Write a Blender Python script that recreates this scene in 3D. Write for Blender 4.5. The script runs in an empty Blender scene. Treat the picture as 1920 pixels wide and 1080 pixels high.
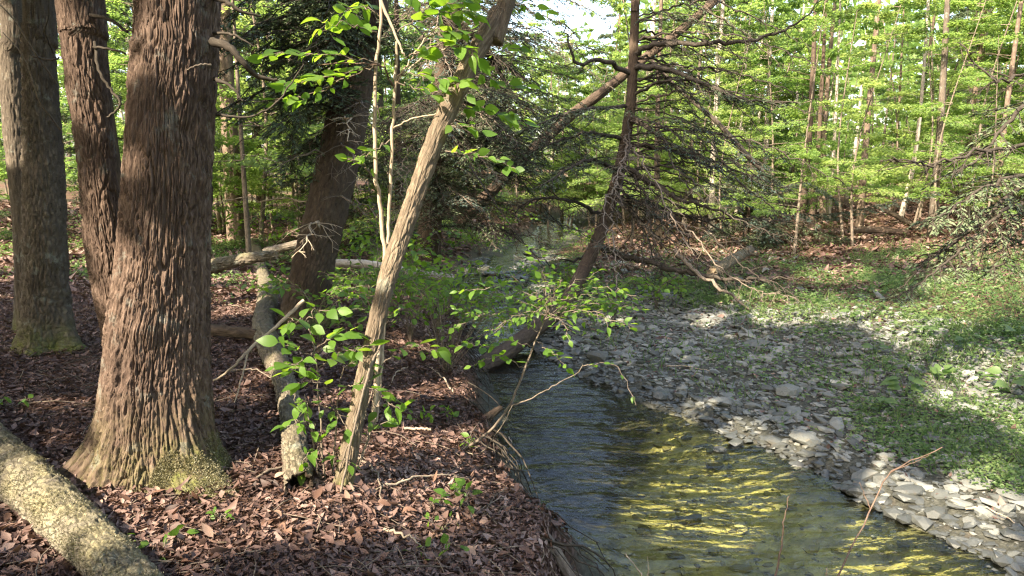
import bpy, math, random
import numpy as np
from mathutils import Matrix, Vector

# ------------------------------------------------------------------ camera, world, sun, exposure
SC = bpy.context.scene
COL = SC.collection
CAM_Z, PITCH, LENS = 1.6, math.radians(9.42), 26.0
cam_d = bpy.data.cameras.new('camera'); cam_d.lens = LENS; cam_d.sensor_width = 36.0
cam_d.clip_start = 0.05; cam_d.clip_end = 1000
cam = bpy.data.objects.new('camera', cam_d); COL.objects.link(cam)
cam.location = (0, 0, CAM_Z); cam.rotation_euler = (math.pi/2 - PITCH, 0, 0)
SC.camera = cam
SUN_ELEV, SUN_AZ = math.radians(42), math.radians(41)      # sun stands behind the camera, to the left
SDIR = np.array([-math.cos(SUN_ELEV)*math.sin(SUN_AZ), -math.cos(SUN_ELEV)*math.cos(SUN_AZ), math.sin(SUN_ELEV)])
W_ = bpy.data.worlds.new('World'); SC.world = W_; W_.use_nodes = True
wn = W_.node_tree.nodes; wl = W_.node_tree.links
sky = wn.new('ShaderNodeTexSky'); sky.sky_type = 'NISHITA'; sky.sun_disc = False
sky.sun_elevation = SUN_ELEV; sky.sun_rotation = math.atan2(SDIR[0], SDIR[1])
sky.dust_density = 3.0; sky.air_density = 1.0
bg = wn['Background']; bg.inputs['Strength'].default_value = 0.15
wl.new(sky.outputs[0], bg.inputs['Color'])
sun_d = bpy.data.lights.new('sun', 'SUN'); sun_d.energy = 3.9; sun_d.angle = math.radians(0.53); sun_d.color = (1.0, 0.93, 0.80)
sun = bpy.data.objects.new('sun', sun_d); COL.objects.link(sun); sun.location = (-20, -12, 25)
sun.rotation_euler = Vector(SDIR).to_track_quat('Z', 'Y').to_euler()
SC.view_settings.view_transform = 'Standard'; SC.view_settings.look = 'None'
SC.view_settings.exposure = 2.45; SC.view_settings.gamma = 1.0; SC.view_settings.use_curve_mapping = False
SC.view_settings.use_white_balance = True; SC.view_settings.white_balance_temperature = 7300; SC.view_settings.white_balance_tint = 10
SC.render.engine = 'CYCLES'
SC.cycles.use_denoising = True; SC.cycles.denoiser = 'OPENIMAGEDENOISE'; SC.cycles.denoising_input_passes = 'RGB_ALBEDO_NORMAL'; SC.cycles.denoising_prefilter = 'NONE'; SC.cycles.use_adaptive_sampling = False; SC.cycles.pixel_filter_type = 'BLACKMAN_HARRIS'; SC.cycles.filter_width = 1.25; SC.cycles.sample_clamp_indirect = 4.0
SC.cycles.max_bounces = 6; SC.cycles.diffuse_bounces = 3; SC.cycles.transparent_max_bounces = 12
SC.cycles.caustics_reflective = False; SC.cycles.caustics_refractive = False

# ------------------------------------------------------------------ numeric helpers
FPX = 1920*LENS/36.0
CP, SP = math.cos(PITCH), math.sin(PITCH)
CAMP = np.array([0, 0, CAM_Z])
def ray(px, py):
    a, b = (px-960)/FPX, (540-py)/FPX
    return np.array([a, CP + b*SP, -SP + b*CP])
def W(px, py, Y):
    d = ray(px, py); return CAMP + d*(Y/d[1])
def sstep(x, a, b):
    t = np.clip((x-a)/(b-a), 0, 1); return t*t*(3-2*t)
def hash_(i, j, k, s=0):
    n = (i*374761393 + j*668265263 + k*1440662683 + s*2246822519) & 0xFFFFFFFF
    n = ((n ^ (n >> 13))*1274126177) & 0xFFFFFFFF
    n = ((n ^ (n >> 16))*2654435761) & 0xFFFFFFFF
    return (n ^ (n >> 15)) & 0xFFFFFFFF
def vnoise(x, y, z=0.0, s=0):
    x, y, z = np.broadcast_arrays(np.asarray(x, float), np.asarray(y, float), np.asarray(z, float))
    xi, yi, zi = np.floor(x).astype(np.int64), np.floor(y).astype(np.int64), np.floor(z).astype(np.int64)
    u, v, w = x-xi, y-yi, z-zi
    u, v, w = u*u*(3-2*u), v*v*(3-2*v), w*w*(3-2*w)
    r = 0
    for a in (0, 1):
        for b in (0, 1):
            for c in (0, 1):
                h = hash_(xi+a, yi+b, zi+c, s)/4294967295.0
                r = r + h*(u if a else 1-u)*(v if b else 1-v)*(w if c else 1-w)
    return r*2-1
def fbm(x, y, z=0.0, o=4, s=0):
    r, a = 0, 0.5
    x, y, z = np.asarray(x, float), np.asarray(y, float), np.asarray(z, float)
    for k in range(o):
        r = r + a*vnoise(x, y, z, s+k*17); x, y, z, a = x*2.03+3.1, y*2.03+1.7, z*2.03+5.3, a*0.5
    return r
def worley(a, b, s=0):
    ai, bi = np.floor(a).astype(np.int64), np.floor(b).astype(np.int64)
    f1 = np.full(a.shape, 9.0); f2 = np.full(a.shape, 9.0); idd = np.zeros(a.shape)
    for i in (-1, 0, 1):
        for j in (-1, 0, 1):
            ci, cj = ai+i, bi+j
            h = hash_(ci, cj, cj*0+3, s)
            px = ci + (h & 0xFFFF)/65535.0; py = cj + ((h >> 16) & 0xFFFF)/65535.0
            d = np.hypot(a-px, b-py)
            near = d < f1
            f2 = np.where(near, f1, np.minimum(f2, d)); f1 = np.where(near, d, f1)
            idd = np.where(near, (h % 997)/997.0, idd)
    return f1, f2, idd
def nrm(v):
    return v/np.maximum(np.linalg.norm(v, axis=-1, keepdims=True), 1e-9)
def resample(pts, n, jitter=0.0, rng=None):
    p = np.asarray(pts, float); m = len(p)
    if m == 2: out = p[0] + (p[1]-p[0])*np.linspace(0, 1, n)[:, None]
    else:
        q = np.vstack([2*p[0]-p[1], p, 2*p[-1]-p[-2]])
        t = np.linspace(0, m-1-1e-6, n); i = t.astype(int); f = (t-i)[:, None]
        a, b, c, d = q[i], q[i+1], q[i+2], q[i+3]
        out = 0.5*(2*b + (c-a)*f + (2*a-5*b+4*c-d)*f**2 + (3*b-a-3*c+d)*f**3)
    if jitter and rng is not None:
        j = rng.normal(0, jitter, (n, out.shape[1])); j[0] = 0; out = out + j
    return out

# ------------------------------------------------------------------ mesh / object helpers
LOC = {}
def mesh(name, V, F, mat=None, attrs=None, smooth=True, mats=None, fm=None):
    V = np.ascontiguousarray(V, dtype=np.float32); me = bpy.data.meshes.new(name)
    if isinstance(F, (list, tuple)) and len(F) and isinstance(F[0], np.ndarray): groups = [f for f in F if len(f)]
    else: groups = [np.asarray(F)]
    me.vertices.add(len(V)); me.vertices.foreach_set('co', V.ravel())
    li = np.concatenate([g.ravel() for g in groups]).astype(np.int32)
    cnt = np.concatenate([np.full(len(g), g.shape[1]) for g in groups])
    me.loops.add(len(li)); me.loops.foreach_set('vertex_index', li)
    me.polygons.add(len(cnt))
    st = np.concatenate([[0], np.cumsum(cnt)[:-1]]).astype(np.int32)
    me.polygons.foreach_set('loop_start', st)
    me.polygons.foreach_set('loop_total', cnt.astype(np.int32))
    me.polygons.foreach_set('use_smooth', np.full(len(cnt), bool(smooth)))
    for k, a in (attrs or {}).items():
        a = np.ascontiguousarray(a, dtype=np.float32)
        if a.ndim == 1:
            at = me.attributes.new(k, 'FLOAT', 'POINT'); at.data.foreach_set('value', a)
        else:
            at = me.attributes.new(k, 'FLOAT_VECTOR', 'POINT'); at.data.foreach_set('vector', a.ravel())
    for m in (mats or [mat]): me.materials.append(m)
    if fm is not None: me.polygons.foreach_set('material_index', np.asarray(fm, dtype=np.int32))
    me.update(calc_edges=True)
    return me
def tag(o, label=None, cat=None, group=None, kind=None):
    if label: o['label'] = label
    if cat: o['category'] = cat
    if group: o['group'] = group
    if kind: o['kind'] = kind
    return o
def thing(name, label, cat, loc, group=None):
    o = bpy.data.objects.new(name, None); COL.objects.link(o); o.location = tuple(loc); o.empty_display_size = 0.1
    LOC[o] = np.array(loc, float); return tag(o, label, cat, group)
def put(name, V, F, mat, parent=None, base=None, attrs=None, smooth=True, label=None):
    """world-space vertices -> an object under parent (or top-level with its origin at base)"""
    b = LOC[parent] if parent is not None else (np.array(base, float) if base is not None else np.zeros(3))
    o = bpy.data.objects.new(name, mesh(name, np.asarray(V)-b, F, mat, attrs, smooth)); COL.objects.link(o)
    if parent is not None: o.parent = parent
    else: o.location = tuple(b)
    LOC[o] = b
    if label: o['label'] = label
    return o
def link_copy(src, parent=None, loc=None, mat=None):
    c = src.copy(); COL.objects.link(c)
    if parent is not None: c.parent = parent
    if loc is not None: c.location = loc
    return c
def tube(pts, rad, sides=6, cap=True, squash=None):
    P = np.asarray(pts, float); n = len(P); R = np.broadcast_to(np.asarray(rad, float), (n,))
    T = nrm(np.gradient(P, axis=0)); ref = np.array([0, 0, 1.0]) if abs(T[:, 2]).mean() < 0.75 else np.array([1.0, 0, 0])
    A = nrm(np.cross(T, ref)); B = np.cross(A, T)
    th = np.linspace(0, 2*math.pi, sides, endpoint=False)
    V = P[:, None, :] + R[:, None, None]*(np.cos(th)[None, :, None]*A[:, None, :] + np.sin(th)[None, :, None]*B[:, None, :])
    i = np.arange(n-1)[:, None]*sides; j = np.arange(sides)[None, :]; k = (j+1) % sides
    Q = np.stack([i+j, i+k, i+sides+k, i+sides+j], -1).reshape(-1, 4)
    arc = np.concatenate([[0], np.cumsum(np.linalg.norm(np.diff(P, axis=0), axis=1))])
    bk = np.stack([np.broadcast_to(th[None, :], (n, sides))*R[:, None], np.broadcast_to(arc[:, None], (n, sides)), np.zeros((n, sides))], -1)
    return V.reshape(-1, 3), Q, bk.reshape(-1, 3)
class Batch:
    def __init__(s): s.V, s.F, s.B, s.R, s.n = [], {}, [], [], 0
    def add(s, V, F, bk=None, rnd=0.5):
        s.F.setdefault(F.shape[1], []).append(F + s.n); s.V.append(V); s.n += len(V)
        s.B.append(bk if bk is not None else np.zeros((len(V), 3)))
        s.R.append(np.broadcast_to(np.asarray(rnd, float), (len(V),)))
    def tube(s, pts, rad, sides=4): s.add(*tube(pts, rad, sides))
    def empty(s): return s.n == 0
    def put(s, name, mat, parent=None, base=None, smooth=True, label=None):
        F = [np.concatenate(f) for f in s.F.values()]
        return put(name, np.concatenate(s.V), F, mat, parent, base, {'bk': np.concatenate(s.B), 'rnd': np.concatenate(s.R)}, smooth, label)
def rhombs(P, D, N, L, Wd, rng, fold=0.25, wide=0.45):
    """one two-triangle leaf per row, folded along its midrib"""
    n = len(P); D = nrm(D); S = nrm(np.cross(D, N)); N = np.cross(S, D)
    L = np.broadcast_to(L, (n,))[:, None]; Wd = np.broadcast_to(Wd, (n,))[:, None]
    c = P + D*L*wide
    V = np.stack([P, c + S*Wd/2 + N*Wd*fold, P + D*L - N*L*0.12, c - S*Wd/2 + N*Wd*fold], 1).reshape(-1, 3)
    i = np.arange(n)[:, None]*4
    F = np.concatenate([i+[0, 2, 1], i+[0, 3, 2]], 0)
    return V, F, np.repeat(rng.random(n), 4)
def leaf_mesh(name, mat, curl=0.1, fold=0.10, w=0.30, serr=0.0):
    T = np.array([0, .16, .36, .58, .8, 1]); Wd = np.array([0, .72, 1.0, .88, .45, 0])*w
    V, L, M_, R_ = [], [], [], []
    for t, ww in zip(T, Wd):
        z = -curl*t*t*1.6 + 0.03
        if ww == 0: V.append((t, 0, z)); L.append(len(V)-1); M_.append(len(V)-1); R_.append(len(V)-1)
        else:
            V += [(t+.02, ww, z+fold*ww*2), (t, 0, z), (t+.02, -ww, z+fold*ww*2)]
            k = len(V); L.append(k-3); M_.append(k-2); R_.append(k-1)
    F = []
    for i in range(len(T)-1):
        for A, B, flip in ((L, M_, 0), (M_, R_, 0)):
            f = [A[i], B[i], B[i+1], A[i+1]]; g = [x for q, x in enumerate(f) if x not in f[:q]]
            if len(g) == 3: F.append(g + [None])
            else: F.append(g)
    F3 = np.array([f[:3] for f in F if f[3] is None]); F4 = np.array([f for f in F if f[3] is not None])
    return mesh(name, np.array(V), [F3, F4], mat, {'rnd': np.full(len(V), .5)})

# ------------------------------------------------------------------ materials
def new_mat(name):
    m = bpy.data.materials.new(name); m.use_nodes = True
    nt = m.node_tree; nt.nodes.clear(); out = nt.nodes.new('ShaderNodeOutputMaterial'); return m, nt, out
def N(nt, t, **kw):
    n = nt.nodes.new(t)
    for k, v in kw.items():
        if k.startswith('i_'):
            n.inputs[k[2:].replace('_', ' ')].default_value = v
        else: setattr(n, k, v)
    return n
def ramp(nt, fac, stops, interp='LINEAR'):
    r = nt.nodes.new('ShaderNodeValToRGB'); r.color_ramp.interpolation = interp
    e = r.color_ramp.elements
    while len(e) < len(stops): e.new(0.5)
    for x, (p, c) in zip(e, stops):
        x.position = p; x.color = (*c, 1) if len(c) == 3 else c
    nt.links.new(fac, r.inputs[0]); return r.outputs[0]
def noise(nt, vec, scale, detail=4, rough=0.55, sc=None):
    if sc is not None:
        mp = N(nt, 'ShaderNodeMapping'); mp.inputs['Scale'].default_value = sc; nt.links.new(vec, mp.inputs[0]); vec = mp.outputs[0]
    n = N(nt, 'ShaderNodeTexNoise'); n.inputs['Scale'].default_value = scale; n.inputs['Detail'].default_value = detail; n.inputs['Roughness'].default_value = rough
    nt.links.new(vec, n.inputs['Vector']); return n.outputs[0]
def attr(nt, name, out='Fac'):
    return N(nt, 'ShaderNodeAttribute', attribute_name=name).outputs[out]
def mixc(nt, fac, a, b, mode='MIX'):
    m = N(nt, 'ShaderNodeMix', data_type='RGBA', blend_type=mode)
    for s, v in ((m.inputs[0], fac), (m.inputs[6], a), (m.inputs[7], b)):
        if hasattr(v, 'links'): nt.links.new(v, s)
        elif isinstance(v, (int, float)): s.default_value = v
        else: s.default_value = (*v, 1)
    return m.outputs[2]
def math_(nt, op, a, b=0.0, clamp=False):
    m = N(nt, 'ShaderNodeMath', operation=op, use_clamp=clamp)
    for s, v in zip(m.inputs, (a, b)):
        if hasattr(v, 'links'): nt.links.new(v, s)
        else: s.default_value = v
    return m.outputs[0]
def bump(nt, h, strength, dist):
    b = N(nt, 'ShaderNodeBump'); b.inputs['Strength'].default_value = strength; b.inputs['Distance'].default_value = dist
    nt.links.new(h, b.inputs['Height']); return b.outputs[0]
def principled(nt, out, col, rough=0.85, spec=0.25, normal=None):
    p = N(nt, 'ShaderNodeBsdfPrincipled')
    if hasattr(col, 'links'): nt.links.new(col, p.inputs['Base Color'])
    else: p.inputs['Base Color'].default_value = (*col, 1)
    if hasattr(rough, 'links'): nt.links.new(rough, p.inputs['Roughness'])
    else: p.inputs['Roughness'].default_value = rough
    p.inputs['Specular IOR Level'].default_value = spec
    if normal is not None: nt.links.new(normal, p.inputs['Normal'])
    if out is not None: nt.links.new(p.outputs[0], out.inputs[0])
    return p
def bark_mat(name, dark, mid, light, moss=(0.10, 0.11, 0.03), scale=(28, 5, 28), bstr=0.6, bdist=0.012, lichen=None):
    m, nt, out = new_mat(name); v = attr(nt, 'bk', 'Vector'); ob = N(nt, 'ShaderNodeTexCoord').outputs['Object']
    n1 = noise(nt, v, 1.0, 6, 0.65, scale); n2 = noise(nt, ob, 2.2, 4, 0.6); n3 = noise(nt, v, 1.0, 5, 0.7, tuple(s*3 for s in scale))
    c = ramp(nt, n1, [(0.28, dark), (0.5, mid), (0.72, light)])
    c = mixc(nt, 0.55, c, ramp(nt, n2, [(0.3, (0.55, 0.5, 0.48)), (0.7, (1.35, 1.3, 1.2))]), 'MULTIPLY')
    if lichen is not None:
        c = mixc(nt, ramp(nt, noise(nt, ob, 7, 5, 0.7), [(0.58, (0, 0, 0)), (0.66, (0.8, 0.8, 0.8))]), c, lichen)
    mo = math_(nt, 'MULTIPLY', attr(nt, 'moss'), ramp(nt, noise(nt, ob, 9, 5, 0.7), [(0.35, (0, 0, 0)), (0.62, (1, 1, 1))]))
    c = mixc(nt, mo, c, ramp(nt, noise(nt, ob, 60, 3, 0.6), [(0.3, tuple(x*0.5 for x in moss)), (0.7, tuple(x*1.6 for x in moss))]))
    h = math_(nt, 'ADD', n1, math_(nt, 'MULTIPLY', n3, 0.6))
    principled(nt, out, c, 0.9, 0.15, bump(nt, h, bstr, bdist)); return m
def leaf_mat(name, stops, tstops, tf=0.5, rough=0.45, spec=0.35, objrand=0.35):
    m, nt, out = new_mat(name); r = attr(nt, 'rnd')
    oi = N(nt, 'ShaderNodeObjectInfo').outputs['Random']
    f = math_(nt, 'ADD', math_(nt, 'MULTIPLY', r, 1-objrand), math_(nt, 'MULTIPLY', oi, objrand))
    p = principled(nt, None, ramp(nt, f, stops), rough, spec)
    t = N(nt, 'ShaderNodeBsdfTranslucent'); nt.links.new(ramp(nt, f, tstops), t.inputs[0])
    mx = N(nt, 'ShaderNodeMixShader'); mx.inputs[0].default_value = tf
    nt.links.new(p.outputs[0], mx.inputs[1]); nt.links.new(t.outputs[0], mx.inputs[2]); nt.links.new(mx.outputs[0], out.inputs[0]); return m

M = {}
M['bark_red'] = bark_mat('bark_red', (0.038, 0.026, 0.021), (0.098, 0.067, 0.053), (0.185, 0.135, 0.110), scale=(60, 12, 60), bstr=0.9, bdist=0.010, lichen=(0.15, 0.14, 0.12))
M['bark_grey'] = bark_mat('bark_grey', (0.04, 0.033, 0.027), (0.10, 0.082, 0.067), (0.19, 0.16, 0.13), lichen=(0.17, 0.17, 0.145))
M['bark_slim'] = bark_mat('bark_slim', (0.05, 0.038, 0.028), (0.135, 0.105, 0.078), (0.25, 0.205, 0.155), lichen=(.19, .18, .14), scale=(60, 9, 60), bstr=0.7, bdist=0.006)
M['bark_dark'] = bark_mat('bark_dark', (0.03, 0.022, 0.018), (0.075, 0.055, 0.042), (0.13, 0.095, 0.07), scale=(30, 8, 30))
M['bark_brown'] = bark_mat('bark_brown', (0.06, 0.045, 0.034), (0.135, 0.10, 0.078), (0.24, 0.19, 0.15), scale=(16, 6, 16), bstr=0.5, lichen=(0.3, 0.24, 0.18))
M['bark_pale'] = bark_mat('bark_pale', (0.18, 0.15, 0.125), (0.34, 0.30, 0.26), (0.50, 0.45, 0.40), scale=(10, 4, 10), bstr=0.4)
M['log'] = bark_mat('log', (0.055, 0.046, 0.037), (0.15, 0.125, 0.10), (0.27, 0.235, 0.19), moss=(0.13, 0.125, 0.05), scale=(22, 14, 22), bstr=.9, lichen=(0.24, 0.24, 0.20))
M['moss_log'] = bark_mat('moss_log', (0.07, 0.06, 0.048), (0.17, 0.15, 0.12), (0.30, 0.275, 0.225), moss=(0.24, 0.21, 0.125), scale=(22, 60, 30), bstr=1.0, bdist=0.018, lichen=(.36, .355, .28))
M['twig'] = bark_mat('twig', (0.07, 0.055, 0.045), (0.16, 0.13, 0.105), (0.28, 0.235, 0.19), scale=(60, 20, 60), bstr=0.3)
M['dead_twig'] = bark_mat('dead_twig', (0.022, 0.018, 0.015), (0.05, 0.042, 0.035), (0.095, 0.082, 0.07), scale=(40, 20, 40), bstr=0.3)
M['pale_twig'] = bark_mat('pale_twig', (0.20, 0.15, 0.11), (0.36, 0.29, 0.22), (0.52, 0.44, 0.35), scale=(50, 12, 50), bstr=0.3)
M['red_twig'] = bark_mat('red_twig', (0.07, 0.045, 0.035), (0.14, 0.095, 0.075), (0.22, 0.16, 0.125), scale=(50, 20, 50), bstr=0.3)
G = lambda *c: c
M['leaf_near'] = leaf_mat('leaf_near', [(0, G(.05, .11, .018)), (.5, G(.085, .17, .028)), (1, G(.13, .22, .04))], [(0, G(.16, .32, .02)), (.5, G(.27, .46, .035)), (1, G(.38, .54, .05))], 0.5, objrand=0.8)
M['leaf_wood'] = leaf_mat('leaf_wood', [(0, G(.05, .10, .032)), (.5, G(.11, .175, .05)), (1, G(.17, .225, .075))], [(0, G(.20, .36, .08)), (.5, G(.38, .54, .12)), (1, G(.54, .64, .18))], 0.5, rough=0.5, objrand=0.7)
M['leaf_canopy'] = leaf_mat('leaf_canopy', [(0, G(.04, .07, .02)), (1, G(.07, .11, .03))], [(0, G(.07, .12, .02)), (1, G(.12, .19, .03))], 0.4)
M['needle'] = leaf_mat('needle', [(0, G(.055, .082, .042)), (.5, G(.105, .14, .075)), (1, G(.18, .215, .12))], [(0, G(.03, .06, .02)), (1, G(.07, .11, .05))], 0.25, rough=0.5, objrand=0.3)
M['needle_blue'] = leaf_mat('needle_blue', [(0, G(.035, .060, .048)), (.5, G(.065, .10, .082)), (1, G(.11, .15, .125))], [(0, G(.04, .07, .04)), (1, G(.07, .12, .07))], 0.25, rough=0.45, objrand=0.3)
M['cover'] = leaf_mat('cover', [(0, G(.05, .09, .035)), (.5, G(.095, .15, .05)), (1, G(.17, .21, .08))], [(0, G(.09, .20, .05)), (.5, G(.17, .31, .075)), (1, G(.32, .42, .13))], 0.42, objrand=0.0)
M['moss_tuft'] = leaf_mat('moss_tuft', [(0, G(.075, .065, .034)), (.5, G(.17, .152, .085)), (1, G(.31, .285, .19))], [(0, G(.10, .10, .03)), (1, G(.28, .26, .10))], 0.25, objrand=0)
M['litter'] = leaf_mat('litter', [(0, G(.038, .023, .020)), (.4, G(.098, .056, .046)), (.75, G(.19, .12, .10)), (1, G(.36, .26, .22))], [(0, G(.06, .03, .02)), (1, G(.20, .11, .06))], 0.12, rough=0.6, spec=0.3, objrand=0.0)
M['litter_one'] = leaf_mat('litter_one', [(0, G(.06, .030, .020)), (.35, G(.12, .062, .042)), (.7, G(.20, .115, .080)), (1, G(.36, .24, .18))], [(0, G(.06, .03, .02)), (1, G(.20, .11, .06))], 0.12, rough=0.6, objrand=0.9)

def stone_mat(name, objrand, wet=0.0):
    m, nt, out = new_mat(name); ob = N(nt, 'ShaderNodeTexCoord').outputs['Object']
    oi = N(nt, 'ShaderNodeObjectInfo').outputs['Random']
    f = math_(nt, 'ADD', math_(nt, 'MULTIPLY', attr(nt, 'rnd'), 1-objrand), math_(nt, 'MULTIPLY', oi, objrand))
    k = 1-0.6*wet
    c = ramp(nt, f, [(0, G(.065*k, .067*k, .062*k)), (.4, G(.118*k, .123*k, .116*k)), (.75, G(.165*k, .168*k, .157*k)), (1, G(.22*k, .217*k, .197*k))])
    c = mixc(nt, 0.5, c, ramp(nt, noise(nt, ob, 14, 6, 0.7), [(0.3, (0.5, 0.5, 0.48)), (0.7, (1.4, 1.38, 1.3))]), 'MULTIPLY')
    c = mixc(nt, ramp(nt, noise(nt, ob, 5, 3), [(0.56, (0, 0, 0)), (0.72, (0.45, 0.45, 0.45))]), c, (0.16*k, 0.12*k, 0.075*k))
    principled(nt, out, c, 0.8-0.55*wet, 0.3+0.2*wet, bump(nt, noise(nt, ob, 30, 6, 0.7), 0.5, 0.01)); return m
M['stone'] = stone_mat('stone', 0.0); M['stone_one'] = stone_mat('stone_one', 0.9); M['stone_wet'] = stone_mat('stone_wet', 0.6, 0.8)

m, nt, out = new_mat('bed_stone'); M['bed_stone'] = m
principled(nt, out, ramp(nt, attr(nt, 'rnd'), [(0, G(.07, .06, .025)), (.6, G(.20, .18, .075)), (1, G(.40, .36, .18))]), .7, .2)
# ground: masks give gravel / green / bed, own colours, save that the bed has sun and shade painted in
m, nt, out = new_mat('ground'); M['ground'] = m
ob = N(nt, 'ShaderNodeTexCoord').outputs['Object']; mk = N(nt, 'ShaderNodeSeparateXYZ'); nt.links.new(attr(nt, 'mask', 'Vector'), mk.inputs[0])
soil = ramp(nt, noise(nt, ob, 26, 8, 0.75), [(0.3, G(.035, .021, .015)), (0.5, G(.095, .055, .040)), (0.64, G(.17, .105, .08)), (0.75, G(.27, .185, .145))])
soil = mixc(nt, 0.4, soil, ramp(nt, noise(nt, ob, 1.1, 3), [(0.3, (0.6, 0.55, 0.5)), (0.7, (1.4, 1.3, 1.2))]), 'MULTIPLY')
grav = ramp(nt, noise(nt, ob, 30, 8, 0.75), [(0.3, G(.03, .03, .024)), (0.5, G(.075, .075, .06)), (0.7, G(.15, .145, .12))])
green = ramp(nt, noise(nt, ob, 18, 6, 0.7), [(0.3, G(.025, .045, .015)), (0.55, G(.055, .085, .03)), (0.75, G(.13, .115, .07))])
vo = N(nt, 'ShaderNodeTexVoronoi'); vo.inputs['Scale'].default_value = 9; nt.links.new(ob, vo.inputs['Vector'])
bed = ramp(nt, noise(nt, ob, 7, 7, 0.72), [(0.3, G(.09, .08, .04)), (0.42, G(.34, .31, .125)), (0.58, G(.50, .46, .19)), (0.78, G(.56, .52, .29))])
bed_shaded = ramp(nt, noise(nt, ob, 12, 6, 0.7), [(0.3, G(.012, .011, .009)), (0.5, G(.035, .032, .024)), (0.72, G(.10, .085, .06))])  # near-black bed for the left of the pool: its shade painted in
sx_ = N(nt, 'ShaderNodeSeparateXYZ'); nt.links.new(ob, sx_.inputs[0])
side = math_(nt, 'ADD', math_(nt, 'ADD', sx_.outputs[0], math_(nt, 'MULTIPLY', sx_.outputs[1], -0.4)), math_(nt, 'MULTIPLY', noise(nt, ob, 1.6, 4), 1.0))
bedm = mixc(nt, ramp(nt, math_(nt, 'ADD', side, 1.0), [(0.13, (1, 1, 1)), (0.42, (0, 0, 0))]), bed, bed_shaded)  # painted sun edge: yellow bed on the lit right, dark bed on the left
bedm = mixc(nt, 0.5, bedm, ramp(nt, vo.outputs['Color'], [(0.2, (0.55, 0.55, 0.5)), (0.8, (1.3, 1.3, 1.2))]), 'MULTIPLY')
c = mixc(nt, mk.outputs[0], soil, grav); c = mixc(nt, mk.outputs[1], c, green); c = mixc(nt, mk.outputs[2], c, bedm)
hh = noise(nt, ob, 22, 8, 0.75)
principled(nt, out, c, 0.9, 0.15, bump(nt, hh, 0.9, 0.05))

# water: clear sheet; the mirror part follows Fresnel, the rest lets the bed through
m, nt, out = new_mat('water'); M['water'] = m
ob = N(nt, 'ShaderNodeTexCoord').outputs['Object']
w1 = noise(nt, ob, 1.0, 2, 0.5, (2.3, 6.0, 1)); w2 = noise(nt, ob, 1.0, 3, 0.6, (7, 17, 1)); 
hgt = math_(nt, 'ADD', w1, math_(nt, 'MULTIPLY', w2, 0.22))
nb = bump(nt, hgt, 1.0, 0.036)
fr = N(nt, 'ShaderNodeFresnel'); fr.inputs['IOR'].default_value = 1.42; nt.links.new(nb, fr.inputs['Normal'])
gl = N(nt, 'ShaderNodeBsdfGlossy'); gl.inputs['Roughness'].default_value = 0.06; nt.links.new(nb, gl.inputs['Normal'])
tr = N(nt, 'ShaderNodeBsdfTransparent'); tr.inputs[0].default_value = (0.86, 0.88, 0.74, 1)
mx = N(nt, 'ShaderNodeMixShader'); nt.links.new(math_(nt, 'MULTIPLY', fr.outputs[0], 1.05, True), mx.inputs[0]); nt.links.new(tr.outputs[0], mx.inputs[1]); nt.links.new(gl.outputs[0], mx.inputs[2])
nt.links.new(mx.outputs[0], out.inputs[0])
m, nt, out = new_mat('rot'); M['rot'] = m
principled(nt, out, ramp(nt, noise(nt, N(nt, 'ShaderNodeTexCoord').outputs['Object'], 20, 5), [(0.3, G(.012, .009, .007)), (0.7, G(.05, .035, .025))]), 0.95, 0.1)
m, nt, out = new_mat('cut_wood'); M['cut_wood'] = m
principled(nt, out, ramp(nt, noise(nt, N(nt, 'ShaderNodeTexCoord').outputs['Object'], 40, 5), [(0.3, G(.20, .14, .09)), (0.7, G(.40, .31, .22))]), 0.9, 0.1)

# ------------------------------------------------------------------ terrain
ZW = -0.70
EDGE = [(1080, 1085, 1935), (1040, 1050, 1880), (1000, 1005, 1790), (950, 965, 1670), (920, 952, 1610), (900, 945, 1575), (860, 928, 1500), (820, 914, 1395), (790, 906, 1330),
        (765, 901, 1262), (745, 897, 1215), (720, 893, 1140), (700, 887, 1100), (680, 886, 1068), (665, 886, 1040), (640, 880, 1005), (600, 858, 988), (560, 830, 978), (520, 850, 968),
        (480, 905, 1015), (450, 965, 1065), (420, 1015, 1095), (405, 1040, 1100)]
def wp(px, py, z=ZW):
    d = ray(px, py); return CAMP + d*((z-CAM_Z)/d[2])
ey = np.array([wp(l, p)[1] for p, l, r in EDGE]); el = np.array([wp(l, p)[0] for p, l, r in EDGE]); er = np.array([wp(r, p)[0] for p, l, r in EDGE])
ey = np.concatenate([[-60, 0], ey, [46, 300]]); el = np.concatenate([[0.6, 0.55], el, [el[-1]+14, el[-1]+330]]); er = np.concatenate([[4.6, 4.2], er, [er[-1]+14, er[-1]+330]])
def edges(y): return np.interp(y, ey, el), np.interp(y, ey, er)
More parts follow.
